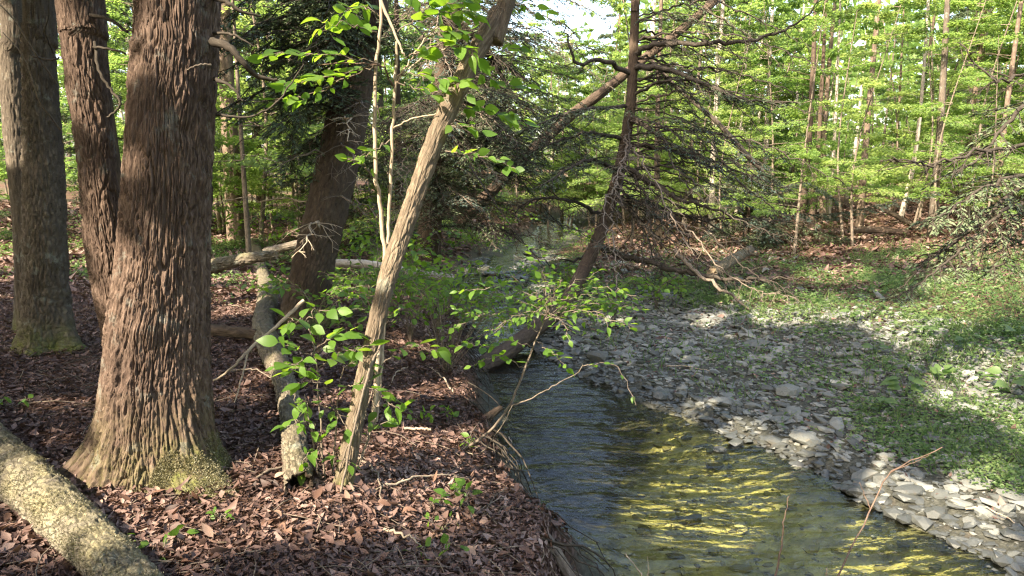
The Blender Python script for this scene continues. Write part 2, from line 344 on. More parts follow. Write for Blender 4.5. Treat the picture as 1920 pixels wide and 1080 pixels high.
def terrain(x, y):
    x = np.asarray(x, float); y = np.asarray(y, float)
    L, R = edges(y)
    wob = 0.10*vnoise(x*2.3, y*2.3, 0, 5) + 0.05*vnoise(x*6, y*6, 0, 6)
    dl = L - x + wob; dr = x - R + wob
    near = 1-sstep(y, 7.5, 11)
    # left bank: steep, undercut near the camera, gentler upstream
    zl_n = ZW + 0.02 + 0.42*sstep(dl, 0.0, 0.22) + 0.27*sstep(dl, 0.15, 1.5)
    zl_f = ZW + 0.02 + 0.22*sstep(dl, 0.0, 0.4) + 0.48*sstep(dl, 0.3, 3.6)
    zl = near*zl_n + (1-near)*zl_f + 0.045*fbm(x*1.1, y*1.1, 0, 4, 3)*sstep(dl, 0.2, 1.2)
    zr = ZW + 0.02 + 0.05*sstep(dr, 0, .25) + 0.055*np.clip(dr, 0, 4.0) + 0.075*np.clip(dr-4.0, 0, 6) + 0.06*fbm(x*0.9, y*0.9, 0, 4, 9)*sstep(dr, 0.2, 2)
    inside = np.minimum(-dl, -dr)
    pool = 1-sstep(y, 9.5, 12)
    zb = ZW + 0.02 - (0.10+0.16*pool)*sstep(inside, 0, 0.7) + (0.05+0.16*(1-pool))*fbm(x*3.5, y*3.5, 0, 3, 12)*sstep(inside, 0.05, 0.5)
    z = np.where(dl > 0, zl, np.where(dr > 0, zr, zb))
    r = np.hypot(x, y-8)
    z = z + 2.6*sstep(r, 24, 95) + 0.15*fbm(x*0.18, y*0.18, 0, 3, 21)*sstep(r, 9, 16)*np.where(inside > -1, 0.2, 1)
    return z
def masks(x, y):
    L, R = edges(y); wob = 0.35*fbm(x*0.8, y*0.8, 0, 4, 31)
    dl, dr = L-x, x-R
    bar = 5.0 + wob*3.0
    bar = np.where(y > 8.5, bar*np.clip(1-(y-9.5)/5, 0.10, 1), bar)
    gravel = sstep(dr, -0.1, 0.05)*(1-sstep(dr, bar*0.72, bar*1.1))
    gravel = np.maximum(gravel, sstep(dl, -0.1, 0.0)*(1-sstep(dl, 0.1, 0.5))*sstep(y, 10, 13)*0.8)
    gravel = np.maximum(gravel, sstep(np.minimum(-dl, -dr), -0.1, 0.05))
    g = sstep(dr, bar*0.55, bar*1.0)*(1-sstep(dr, 7.5+wob*4, 11+wob*4))
    patch = sstep(fbm(x*1.3, y*1.3, 0, 4, 44), -0.12, 0.18)
    green = np.clip(g*(0.25+0.75*patch), 0, 1)
    green = green*(1-.85*sstep(y+1.5*fbm(x*.5, y*.5, 0, 3, 19), 12.5, 16)*(dr > 0))
    gl = sstep(dl, 0.4, 2)*sstep(y, 8, 12)*sstep(fbm(x*0.55, y*0.55, 0, 4, 51), -0.02, 0.22)*0.9
    green = np.maximum(green, gl)*np.where(y < 34, 1, 0.6)
    ins = np.minimum(-dl, -dr)
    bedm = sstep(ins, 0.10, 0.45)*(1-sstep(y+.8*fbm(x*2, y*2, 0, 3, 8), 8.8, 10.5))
    return gravel, green, bedm
def grow(a, b, step, far, k=1.12):
    c = list(np.arange(a, b+1e-6, step)); s = step; hi = [c[-1]]
    while hi[-1] < far: s *= k; hi.append(hi[-1]+s)
    s = step; lo = [c[0]]
    while lo[-1] > -far: s *= k; lo.append(lo[-1]-s)
    return np.array(lo[:0:-1] + c + hi[1:])
gx = grow(-4.5, 7.5, 0.065, 160); gy = grow(2.4, 13, 0.065, 220)
X, Y = np.meshgrid(gx, gy); nx, ny = len(gx), len(gy)
Z = terrain(X, Y)
g_, gr_, b_ = masks(X, Y)
i = (np.arange(ny-1)[:, None]*nx + np.arange(nx-1)[None, :]).ravel()
GF = np.stack([i, i+1, i+1+nx, i+nx], -1)
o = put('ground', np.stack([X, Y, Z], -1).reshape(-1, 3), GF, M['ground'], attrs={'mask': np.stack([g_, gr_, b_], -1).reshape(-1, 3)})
tag(o, kind='structure')
def ground_z(x, y): return float(terrain(np.array([x]), np.array([y]))[0])
def on(px, py, lift=0.0):
    """the point of the ground seen at a pixel"""
    d = ray(px, py); t = np.concatenate([np.linspace(1.5, 30, 3000), np.linspace(30, 150, 1500)])
    p = CAMP + d*t[:, None]; h = terrain(p[:, 0], p[:, 1]); k = np.argmax(p[:, 2] < h)
    q = p[k].copy(); q[2] = h[k] + lift; return q

# water sheet with real ripples
vy = np.concatenate([np.arange(0.5, 12, 0.04), np.arange(12, 60, 0.15)]); vs = np.linspace(0, 1, 48)
L_, R_ = edges(vy); XX = (L_-0.45)[:, None] + (R_-L_+0.9)[:, None]*vs[None, :]; YY = np.repeat(vy[:, None], 48, 1)
ZZ = ZW + 0.007*fbm(XX*2.2+0.6*YY, YY*7.5, 0, 3, 71) + 0.0015*vnoise(XX*6, YY*18, 0, 75)
i = (np.arange(len(vy)-1)[:, None]*48 + np.arange(47)[None, :]).ravel()
o = put('water', np.stack([XX, YY, ZZ], -1).reshape(-1, 3), np.stack([i, i+1, i+49, i+48], -1), M['water'])
tag(o, kind='structure')

# ------------------------------------------------------------------ sun patches, let in by gaps cut into the crowns (axis, radius)
SUNLIT = []
def lit(px, py, r, Yd=None):
    SUNLIT.append((W(px, py, Yd) if Yd else on(px, py), r*1.05 + 0.09))
for a in [(1290, 850, .38), (1240, 890, .38), (1300, 950, .4), (1370, 885, .66), (1490, 945, .70), (1620, 1010, .66), (1800, 1020, .42), (1400, 930, .48), (1560, 1030, .46), (1280, 930, .3), (1400, 1020, .3), (1720, 1060, .4),
          (1890, 945, .28), (1790, 885, .12), (1860, 870, .22), (1910, 800, .3), (1050, 610, .35), (1150, 600, .3), (1340, 600, .35),
          (1500, 580, .7), (1650, 590, .6), (1800, 610, .55), (1400, 560, .5), (1720, 640, .45), (1850, 680, .5), (1780, 740, .35), (1560, 520, .6), (1800, 540, .6), (1600, 720, .2), (1720, 690, .2),
          (395, 1005, .17), (340, 1000, .12), (450, 1000, .16), (500, 985, .12), (640, 1010, .06), (700, 960, .06), (560, 960, .06), (150, 760, .10), (60, 700, .12), (420, 935, .12), (330, 930, .10), (480, 945, .10), (560, 760, .18), (470, 700, .14), (540, 690, .16), (800, 720, .25), (860, 700, .16), (770, 735, .15),
          (760, 640, .22), (440, 590, .4), (480, 560, .5), (430, 520, .5), (640, 545, .5), (700, 560, .4), (30, 530, .4), (20, 560, .3), (150, 500, .5), (560, 560, .4), (20, 760, .12), (100, 690, .12), (760, 960, .08), (880, 1010, .08), (600, 1000, .07)]: lit(*a)
for a in [(600, 650, .32, 3.65), (555, 740, .22, 3.5), (715, 745, .22, 3.6), (640, 860, .16, 3.55), (650, 1000, .05, 3.0), (90, 890, .14, 3.2), (190, 960, .10, 2.95), (20, 850, .1, 3.4), (1000, 590, .25, 4.4), (1130, 560, .2, 4.4), (60, 850, .09, 3.4), (120, 905, .08, 3.2), (205, 955, .10, 2.95), (20, 830, .07, 3.6), (700, 650, .10, 3.65), (670, 740, .10, 3.65), (725, 560, .09, 3.75), (640, 850, .06, 3.6), (770, 400, .10, 3.9), (800, 320, .08, 4.0),
          (60, 250, .14, 6.4), (80, 330, .12, 6.4), (60, 180, .1, 6.4), (100, 560, .1, 6.3), (380, 870, .10, 3.75), (420, 900, .08, 3.7), (180, 830, .06, 3.7), (300, 400, .05, 3.7), (310, 180, .07, 3.7), (335, 560, .06, 3.7), (250, 660, .06, 3.7), (340, 770, .10, 3.65), (230, 800, .08, 3.65), (290, 850, .06, 3.6), (330, 60, .06, 3.8), (180, 300, .05, 4.0), (560, 820, .1, 4.2), (540, 700, .08, 5), (490, 620, .1, 6.5), (500, 560, .15, 8), (490, 480, .3, 10),
          (600, 660, .16, 3.9), (580, 130, .22, 4.0), (680, 60, .25, 4.0), (860, 90, .25, 4.0), (920, 210, .18, 4.1), (900, 290, .16, 4.0), (840, 30, .22, 4.1), (930, 660, .2, 4.4), (1020, 690, .12, 4.6), (880, 930, .12, 3.6), (740, 660, .12, 3.9), (560, 200, .18, 4.1), (680, 210, .15, 4.1), (720, 330, .08, 4.0), (738, 200, .08, 4.0)]: lit(*a)
r_sun = np.random.default_rng(77)
for q in range(62): lit(r_sun.uniform(10, 900), r_sun.uniform(590, 1070), r_sun.uniform(.02, .12))
SL_P = np.array([p for p, r in SUNLIT]); SL_R = np.array([r for p, r in SUNLIT])
def sun_cull(P, keep_noise=None):
    keep = np.ones(len(P), bool)
    for p, r in zip(SL_P, SL_R):
        q = P - p; t = q @ SDIR; d2 = (q*q).sum(1) - t*t
        keep &= ~((d2 < r*r) & (t > 0.6))
    return keep

# ------------------------------------------------------------------ trunks
def bark_trunk(pts, rad, na, nl, depth, cw, ch, seed, flare=None, moss_h=0.0, fine=0.004, lumps=None):
    """ridged bark as real relief. flare(theta, h) -> extra radius; returns V, F, attrs"""
    n0 = len(pts); P = resample(pts, nl); Rr = np.interp(np.linspace(0, 1, nl), np.linspace(0, 1, n0), rad)
    T = nrm(np.gradient(P, axis=0)); A = nrm(np.cross(np.broadcast_to([0, 1.0, 0], T.shape), T)); B = np.cross(T, A)
    q_ = np.linspace(0, 2*math.pi, na, endpoint=False); th = q_ + 0.55*np.sin(q_) + math.pi/2       # the seam lies at the back, samples crowd on the front
    arc = np.concatenate([[0], np.cumsum(np.linalg.norm(np.diff(P, axis=0), axis=1))])
    u = (th[None, :]-math.pi/2)*np.maximum(Rr[:, None], 0.05)*0 + (th[None, :]-math.pi/2)*np.median(Rr)
    v = np.repeat(arc[:, None], na, 1); u = np.broadcast_to(u, v.shape)
    wu = u + 0.35*cw*fbm(u/cw*0.8, v/ch*1.6, 0, 3, seed) + 0.9*cw*vnoise(u/cw*0.25, v/ch*0.5, 0, seed+2); wv = v + 0.4*ch*fbm(u/cw*0.9, v/ch*0.9, 0, 3, seed+5)
    f1, f2, idd = worley(wu/cw, wv/ch, seed)
    nz = vnoise(wu/cw*0.62 + 0.25*vnoise(u/cw*1.3, v/ch*2.2, 0, seed+31), wv/(ch*1.25), 0, seed+30)
    ridge = np.minimum(sstep(np.abs(nz), 0.0, 0.20), 0.40+0.60*sstep(f2-f1, 0.0, 0.20))
    f1b, f2b, _ = worley(wu/cw*2.1+7, wv/ch*2.6+3, seed+9)
    sub = sstep(f2b-f1b, 0.0, 0.4)
    flake = fbm(u*85, v*26, 0, 4, seed+11); d = depth*(ridge*(0.72+0.5*idd) - 0.8) + depth*0.30*(sub-0.6)*ridge + fine*(flake + 0.5*np.round(flake*5)/2.5)
    cx = np.cos(th)[None, :]; sx = np.sin(th)[None, :]
    d = d + Rr[:, None]*0.10*vnoise(cx*1.3+seed, sx*1.3, v*1.1, seed+20)
    if flare is not None: d = d + flare(np.broadcast_to(th[None, :], v.shape), v)
    if lumps is not None: d = d + lumps(u, v)
    R2 = Rr[:, None] + d
    V = P[:, None, :] + R2[..., None]*(cx[..., None]*A[:, None, :] + sx[..., None]*B[:, None, :])
    i = (np.arange(nl-1)[:, None]*na); j = np.arange(na)[None, :]; k = (j+1) % na
    F = np.stack([i+j, i+k, i+na+k, i+na+j], -1).reshape(-1, 4)
    moss = np.clip(1.2*(1-v/max(moss_h, 1e-3)), 0, 1) if moss_h > 0 else np.zeros_like(v)
    return V.reshape(-1, 3), F, {'bk': np.stack([u, v, idd*3], -1).reshape(-1, 3), 'moss': moss.ravel()}
def lobes(items, h0):
    def f(th, v):
        r = 0
        for ang, amp, wid, hh in items:
            dd = np.abs((th-ang+math.pi) % (2*math.pi) - math.pi)
            r = r + amp*np.exp(-(dd/wid)**2)*np.exp(-np.clip(v-h0, 0, 9)/hh)
        return r
    return f
def px_axis(rows, top=None):
    """rows of (px, py, Y, half width px) from the bottom up -> points and radii"""
    P, R = [], []
    for px, py, Yd, hw in rows:
        p = W(px, py, Yd); P.append(p); R.append(hw*np.dot(p-CAMP, [0, CP, -SP])/FPX)
    if top is not None:
        P.append(np.array(top[:3])); R.append(top[3])
    return np.array(P), np.array(R)
def base_of(P): return (P[0][0], P[0][1], ground_z(P[0][0], P[0][1]))

rng = np.random.default_rng(7)
def crown_leaves(starts, dirs, Ls, n, width, size, ratio, rng, droop=0.10, jit=0.05, tilt=0.45, t0=0.2):
    """flat sprays of leaves along branches"""
    k = len(starts); idx = np.repeat(np.arange(k), n); m = len(idx)
    t = t0 + (1-t0)*rng.random(m)**0.8; D = nrm(dirs)[idx]; Lb = Ls[idx]
    S = nrm(np.cross(D, [0, 0, 1.0])); s = rng.uniform(-1, 1, m)
    wd = width*Lb*(1.15-t)*np.sin(np.clip(t, 0.1, 1)*2.2)
    P = starts[idx] + D*(Lb*t)[:, None] + S*(s*wd)[:, None]
    P[:, 2] -= droop*(Lb*t)**1.6 + 0.10*np.abs(s)*wd - rng.normal(0, jit, m)
    LD = nrm(D*0.7 + S*(np.sign(s)*rng.uniform(0.2, 1, m))[:, None] + rng.normal(0, .3, (m, 3)) + np.array([0, 0, -0.15]))
    NN = nrm(np.array([0, 0, 1.0]) + rng.normal(0, tilt, (m, 3)))
    sz = size*rng.uniform(0.6, 1.2, m)
    return P, LD, NN, sz, sz*ratio
def branch_set(z0, z1, nb, l0, l1, elev, rng, x=0.0, y=0.0, lean=None, power=1.0):
    z = z0 + (z1-z0)*np.sort(rng.random(nb)**power); az = rng.uniform(0, 2*math.pi, nb)
    st = np.stack([np.full(nb, x), np.full(nb, y), z], -1)
    if lean is not None: st = st + np.stack([np.interp(z, lean[:, 2], lean[:, 0]), np.interp(z, lean[:, 2], lean[:, 1]), z*0], -1)
    dr = np.stack([np.cos(az), np.sin(az), np.full(nb, elev)+rng.normal(0, .12, nb)], -1)
    f = (z-z0)/(z1-z0); Ls = (l0 + (l1-l0)*f)*rng.uniform(0.65, 1.15, nb)
    return st, dr, Ls

# ------------------------------------------------------------------ boughs of the hemlocks
def bough_geo(pts, r0, rng, tw=0.55, spacing=0.06, dens=1.0, dead=False, sub=True, tmin=0.12, droop=0.22, r1=0.003, tk=1.0):
    wood = Batch(); Ps, Ds, Ns, Ls = [], [], [], []
    raw = np.asarray(pts, float); ln = np.linalg.norm(np.diff(raw, axis=0), axis=1).sum(); nn = max(10, int(ln/0.09))
    main = resample(raw, nn, 0.012 if not dead else 0.02, rng); t = np.linspace(0, 1, nn)
    wood.add(*tube(main, r0*(1-t)**0.8 + r1, 6))
    T = nrm(np.gradient(main, axis=0)); k = max(3, int(ln/spacing)); sgn = 1
    for q in range(k):
        f = tmin + (1-tmin)*(q+rng.random()*0.8)/k; i = min(int(f*(nn-1)), nn-2); p = main[i] + (main[i+1]-main[i])*(f*(nn-1)-i)
        d = T[i]; s = nrm(np.cross(d, [0, 0, 1.0])); sgn = -sgn
        L = tw*(1.05-0.75*f)*rng.uniform(0.45, 1.15)
        dd = nrm(d*rng.uniform(0.4, 0.9) + s*sgn*rng.uniform(0.6, 1.0) + np.array([0, 0, rng.normal(-0.1, 0.35 if dead else 0.15)]))
        m = 5; u = np.linspace(0, 1, m)[:, None]
        tp = p + dd*L*u + np.array([0, 0, -droop*L])*u**2 + rng.normal(0, 0.035*L, (m, 3))*u
        wood.add(*tube(tp, np.linspace(0.0045, 0.0016, m)*(1.0 if not dead else 1.15)*tk, 3))
        if dead or sub:
            for w_ in range(rng.integers(2, 5) if dead else 3):
                g = rng.uniform(0.25, 0.9); p2 = tp[0] + (tp[-1]-tp[0])*g; p2 = np.array([np.interp(g, u[:, 0], tp[:, c]) for c in range(3)])
                d2 = nrm(dd + nrm(np.cross(dd, [0, 0, 1.0]))*rng.choice([-1, 1])*rng.uniform(0.5, 1.1) + np.array([0, 0, rng.normal(-0.15, 0.4 if dead else 0.12)])); L2 = L*rng.uniform(0.25, 0.5)
                tp2 = p2 + d2*L2*u + np.array([0, 0, -droop*0.6*L2])*u**2 + rng.normal(0, 0.03*L2, (m, 3))*u
                wood.add(*tube(tp2[::2], np.linspace(0.003, 0.0012, 3)*tk, 3))
                if not dead:
                    nn2 = max(2, int(L2/0.022*dens)); g2 = rng.random(nn2)
                    Ps.append(np.stack([np.interp(g2, u[:, 0], tp2[:, c]) for c in range(3)], -1)); s2 = nrm(np.cross(d2, [0, 0, 1.0]))
                    Ds.append(d2 + s2*rng.choice([-1, 1], nn2)[:, None]*rng.uniform(.4, 1, nn2)[:, None]); Ns.append(np.full(nn2, 1.0)); Ls.append(rng.uniform(0.03, 0.07, nn2))
        if not dead:
            n2 = max(2, int(L/0.022*dens)); g2 = rng.random(n2)
            Ps.append(np.stack([np.interp(g2, u[:, 0], tp[:, c]) for c in range(3)], -1)); s2 = nrm(np.cross(dd, [0, 0, 1.0]))
            Ds.append(dd + s2*rng.choice([-1, 1], n2)[:, None]*rng.uniform(.5, 1.1, n2)[:, None]); Ns.append(np.full(n2, 1.0)); Ls.append(rng.uniform(0.035, 0.085, n2))
    nd = None
    if Ps and not dead:
        P = np.concatenate(Ps); D = np.concatenate(Ds) + rng.normal(0, .15, (len(P), 3)); L = np.concatenate(Ls)
        nd = rhombs(P, D, nrm(np.array([0, 0, 1.0]) + rng.normal(0, .35, (len(P), 3))), L, L*0.30, rng, 0.1)
    return wood, nd
def bough(parent, pts, r0=0.012, mat='needle', wood='dead_twig', name='bough', label=None, **kw):
    w, nd = bough_geo(pts, r0, rng, **kw)
    o = w.put(name, M[wood], parent, label=label)
    if nd is not None: put('needles', nd[0], nd[1], M[mat], o, attrs={'rnd': nd[2]})
    return o
def pxpts(rows): return np.array([W(*r) for r in rows])
def arc_bough(p, az, L, elev, droop, n=7):
    u = np.linspace(0, 1, n)[:, None]; d = np.array([math.cos(az), math.sin(az), elev])
    return np.asarray(p) + d*L*u + np.array([0, 0, -droop*L])*u**2
def branch(parent, rows, r0, r1, mat, n=None, sides=7, jit=0.006, name='branch', label=None):
    pts = pxpts(rows); n = n or max(8, len(pts)*5); P = resample(pts, n, jit*.4, rng)
    V, F, bk = tube(P, np.linspace(r0, r1, n)*(1+0.04*rng.normal(size=n)), sides)
    return put(name, V, F, M[mat], parent, attrs={'bk': bk}, label=label)

# --- the big twin-stemmed trunk in front
rowsM = [(293, 905, 3.72, 112), (293, 850, 3.74, 108), (294, 780, 3.76, 106), (296, 700, 3.80, 104), (300, 610, 3.82, 99), (308, 500, 3.86, 91), (318, 300, 3.92, 87), (328, 100, 4.0, 85), (332, -20, 4.05, 85)]
Pm, Rm = px_axis(rowsM, (-1.55, 4.5, 6.0, 0.20)); Rm = Rm*0.865
b = base_of(Pm); Pm[0][2] = min(Pm[0][2], b[2]-0.08)
big = thing('hemlock_tree', 'massive twin-stemmed tree with deeply ridged reddish brown bark and moss on its right root', 'tree', b)
fl = lobes([(math.pi*1.10, 0.34, 0.40, 0.17), (math.pi*1.33, 0.12, 0.26, 0.20), (math.pi*1.55, 0.03, 0.25, 0.22), (math.pi*1.80, 0.46, 0.36, 0.15), (0.05, 0.18, 0.35, 0.15), (math.pi*0.6, 0.2, .5, .2)], 0.02)
def knots(u, v):
    r = 0
    for ku, kv, a, s in [(0.86, 2.05, .02, .05), (.90, 1.85, -.03, .035), (1.02, 1.62, .02, .04), (.93, 1.30, .015, .05), (.75, .85, .02, .06)]:
        r = r + a*np.exp(-(((u-ku)/s)**2+((v-kv)/s)**2))
    return r
V, F, at = bark_trunk(Pm, Rm, 400, 560, 0.019, 0.023, 0.25, 3, fl, 0.42, 0.005, knots)
th_ = np.arctan2(V[:, 1]-b[1], V[:, 0]-b[0]); right = sstep(V[:, 0]-b[0], 0.05, 0.22); hgt_ = V[:, 2]-b[2]
at['moss'] = np.clip(np.maximum(np.clip(1.1*(1-hgt_/0.30), 0, 1)*(0.25+right*1.1), 0.45*np.clip(1-hgt_/0.5, 0, 1)), 0, 1)
put('trunk', V, F, M['bark_red'], big, attrs=at); bigV = V; bigMoss = at['moss']*(hgt_ < .5)*(hgt_ > -.02)*(at['moss'] > .5)
rowsS = [(250, 760, 4.02, 42), (238, 650, 4.05, 42), (222, 560, 4.08, 42), (206, 480, 4.1, 40), (190, 380, 4.13, 37), (180, 290, 4.16, 36), (164, 160, 4.2, 42), (150, 20, 4.25, 44), (147, -30, 4.27, 44)]
Ps_, Rs_ = px_axis(rowsS, (-2.75, 4.8, 6.0, 0.10)); Rs_ = Rs_*.9
V, F, at = bark_trunk(Ps_, Rs_, 170, 330, 0.012, 0.022, 0.13, 13, None, 0, 0.004)
put('trunk', V, F, M['bark_red'], big, attrs=at, label='thinner second stem leaning left from the same base')
branch(big, [(398, 78, 3.95), (430, 88, 3.9), (455, 115, 3.9), (482, 142, 3.95), (520, 150, 4.0)], 0.024, 0.009, 'dead_twig', name='branch')
branch(big, [(398, -5, 4.0), (425, 2, 3.95), (450, 20, 3.95), (490, 30, 4.0)], 0.016, 0.005, 'dead_twig')
branch(big, [(400, 62, 4.0), (440, 66, 3.9), (480, 88, 3.9)], 0.009, 0.003, 'dead_twig')
branch(big, [(402, 148, 3.95), (430, 160, 3.9), (456, 190, 3.9)], 0.012, 0.004, 'dead_twig')
branch(big, [(405, 216, 3.95), (470, 218, 3.95), (520, 190, 4.0), (570, 120, 4.1)], 0.007, 0.003, 'dead_twig')
branch(big, [(178, 78, 4.15), (186, 130, 4.1), (205, 165, 4.1), (226, 190, 4.1), (218, 207, 4.1), (202, 220, 4.1)], 0.010, 0.005, 'dead_twig')
branch(big, [(170, 28, 4.15), (205, 36, 4.1), (240, 60, 4.1)], 0.012, 0.008, 'dead_twig')
branch(big, [(175, 88, 4.12), (205, 92, 4.1), (236, 100, 4.1)], 0.008, 0.005, 'dead_twig')
branch(big, [(395, 122, 3.72), (370, 122, 3.66), (350, 132, 3.64)], 0.006, 0.003, 'twig')
st, dr, Ls = branch_set(4.6, 13, 42, 3.2, 1.2, -0.05, rng, b[0], b[1])
P, D, NN, Lf, Wf = crown_leaves(st, dr, Ls, 300, 0.35, 0.30, 0.5, rng, 0.05, 0.1)
k = sun_cull(P); V, F, r_ = rhombs(P[k], D[k], NN[k], Lf[k], Wf[k], rng)
put('crown', V, F, M['leaf_canopy'], big, attrs={'rnd': r_})

# --- the pair of trunks further back on the left
rowsA = [(92, 672, 6.25, 62), (90, 640, 6.27, 56), (88, 560, 6.3, 52), (85, 450, 6.3, 48), (83, 330, 6.35, 45), (77, 200, 6.4, 39), (70, 60, 6.45, 35), (68, -30, 6.5, 35)]
Pa, Ra = px_axis(rowsA, (-4.3, 7.0, 8, 0.10)); Ra = Ra*0.74; ba = base_of(Pa); Pa[0][2] = ba[2]-0.08
tA = thing('birch_tree', 'grey rough-barked tree with mossy spreading roots at the left, behind the massive trunk', 'tree', ba)
V, F, at = bark_trunk(Pa, Ra, 130, 240, 0.018, 0.032, 0.06, 23, lobes([(math.pi*1.05, .18, .4, .2), (math.pi*1.5, .10, .35, .2), (-0.2, .26, .38, .22), (math.pi*.6, .2, .5, .2)], 0.0), 0.40, 0.006)
put('trunk', V, F, M['bark_grey'], tA, attrs=at)
st, dr, Ls = branch_set(5.0, 11, 26, 2.4, 1.0, 0.1, rng, ba[0], ba[1]); P, D, NN, Lf, Wf = crown_leaves(st, dr, Ls, 260, 0.35, 0.28, 0.55, rng); k = sun_cull(P)
V, F, r_ = rhombs(P[k], D[k], NN[k], Lf[k], Wf[k], rng); put('crown', V, F, M['leaf_canopy'], tA, attrs={'rnd': r_})
branch(tA, [(105, 155, 6.4), (60, 90, 6.0), (20, 30, 5.8), (-30, -20, 5.7)], 0.008, 0.003, 'twig')
branch(tA, [(100, 100, 6.35), (85, 62, 6.1), (92, 20, 6.0), (84, -20, 6.0)], 0.006, 0.003, 'dead_twig')
branch(tA, [(115, 245, 6.3), (75, 190, 6.0), (45, 110, 5.8), (5, 60, 5.7)], 0.009, 0.003, 'twig')
branch(tA, [(60, 105, 6.2), (95, 112, 6.0), (112, 108, 6.0)], 0.01, 0.006, 'dead_twig')
rowsB = [(55, 610, 7.0, 24), (52, 500, 7.0, 23), (42, 360, 7.05, 21), (30, 230, 7.1, 21), (20, 100, 7.15, 20), (14, -30, 7.2, 20)]
Pb, Rb = px_axis(rowsB, (-5.2, 7.6, 8, 0.06)); bb = base_of(Pb); Pb[0][2] = bb[2]-0.05
tB = thing('young_tree', 'slimmer tree close against the left of the grey mossy-rooted tree', 'tree', bb)
V, F, at = bark_trunk(Pb, Rb, 70, 160, 0.008, 0.03, 0.09, 29, lobes([(0.2, .06, .5, .2), (3.2, .06, .5, .2)], 0.0), 0.3, 0.004); put('trunk', V, F, M['bark_grey'], tB, attrs=at)

# --- the slim leaning trunk in the middle
rowsL = [(640, 955, 3.55, 38), (645, 905, 3.55, 30), (656, 840, 3.57, 26), (672, 760, 3.6, 23), (686, 690, 3.64, 22), (700, 630, 3.68, 23), (720, 548, 3.74, 25), (733, 500, 3.78, 28), (750, 450, 3.82, 26), (784, 350, 3.9, 26), (828, 230, 4.0, 27), (885, 115, 4.1, 27), (935, 25, 4.2, 25), (960, -30, 4.25, 24)]
Pl, Rl = px_axis(rowsL, (1.0, 5.2, 6.2, 0.04)); Rl = Rl*0.65; bl = base_of(Pl); Pl[0][2] = bl[2]-0.06
tL = thing('leaning_tree', 'slim bare tan trunk leaning right over the bank of the creek', 'tree', bl)
V, F, at = bark_trunk(Pl, Rl, 84, 330, 0.007, 0.016, 0.10, 33, None, 0.22, 0.003); put('trunk', V, F, M['bark_slim'], tL, attrs=at)
branch(tL, [(716, 640, 3.66), (690, 700, 3.5), (668, 790, 3.42), (640, 920, 3.4)], 0.006, 0.006, 'twig')
st, dr, Ls = branch_set(4.2, 6.2, 12, 1.6, 0.8, 0.2, rng, 0.75, 4.8); P, D, NN, Lf, Wf = crown_leaves(st, dr, Ls, 120, 0.4, 0.12, 0.6, rng); k = sun_cull(P)
V, F, r_ = rhombs(P[k], D[k], NN[k], Lf[k], Wf[k], rng); put('crown', V, F, M['leaf_wood'], tL, attrs={'rnd': r_})

# --- the dark leaning hemlock behind
rowsD = [(580, 628, 7.3, 56), (578, 600, 7.3, 50), (578, 560, 7.3, 44), (592, 480, 7.35, 44), (612, 400, 7.4, 45), (638, 290, 7.5, 45), (655, 200, 7.55, 44), (672, 100, 7.6, 42), (690, 0, 7.7, 40), (696, -40, 7.7, 39)]
Pd, Rd = px_axis(rowsD, (-1.2, 8.1, 9.0, 0.12)); Rd = Rd*0.86; bd = base_of(Pd); Pd[0][2] = bd[2]-0.06
tD = thing('hemlock_tree', 'dark leaning tree with shaded boughs and dead twigs, behind the slim tan trunk', 'tree', bd)
V, F, at = bark_trunk(Pd, Rd, 110, 220, 0.014, 0.035, 0.08, 43, lobes([(0.1, .10, .4, .25), (3.4, .12, .4, .25), (4.6, .08, .4, .2)], 0.0), 0.25, 0.006); put('trunk', V, F, M['bark_dark'], tD, attrs=at)
for q in range(34):
    ex, ey_ = rng.uniform(415, 660), rng.uniform(-20, 340); Ye = rng.uniform(6.4, 8.4); e = W(ex, ey_, Ye); z = min(e[2] + rng.uniform(0.1, 0.7), 4.8)
    a = np.array([np.interp(z, Pd[:, 2], Pd[:, 0]), np.interp(z, Pd[:, 2], Pd[:, 1]), z])
    bough(tD, [a, (a+e)/2 + np.array([0, 0, .15]) + rng.normal(0, .1, 3), e], 0.012, tw=0.55, dens=1.1, spacing=.055)
for q in range(16):                                                       # live boughs, left side and front
    z = rng.uniform(2.3, 4.6); ax = np.interp(z, Pd[:, 2], Pd[:, 0]); ay = np.interp(z, Pd[:, 2], Pd[:, 1])
    az = rng.uniform(math.pi*0.75, math.pi*1.45); L = rng.uniform(0.9, 2.0)
    bough(tD, arc_bough((ax, ay, z), az, L, rng.uniform(0.0, 0.35), rng.uniform(0.25, 0.5)), 0.014, tw=0.5, dens=0.8)
for q in range(14):                                                       # dead twigs on the trunk
    z = rng.uniform(1.0, 3.6); ax = np.interp(z, Pd[:, 2], Pd[:, 0]); ay = np.interp(z, Pd[:, 2], Pd[:, 1])
    az = rng.uniform(math.pi*0.8, math.pi*2.1); L = rng.uniform(0.6, 1.5)
    bough(tD, arc_bough((ax, ay, z), az, L, rng.uniform(-0.1, 0.3), rng.uniform(0.2, 0.5)), 0.008, tw=0.4, spacing=0.10, dead=True, name='dead_branch', wood='twig' if q % 3 else 'pale_twig')
st, dr, Ls = branch_set(4.4, 9, 24, 2.2, 0.9, -0.05, rng, -1.35, 7.9); P, D, NN, Lf, Wf = crown_leaves(st, dr, Ls, 420, 0.35, 0.16, 0.32, rng); k = sun_cull(P)
V, F, r_ = rhombs(P[k], D[k], NN[k], Lf[k], Wf[k], rng); put('crown', V, F, M['needle'], tD, attrs={'rnd': r_})

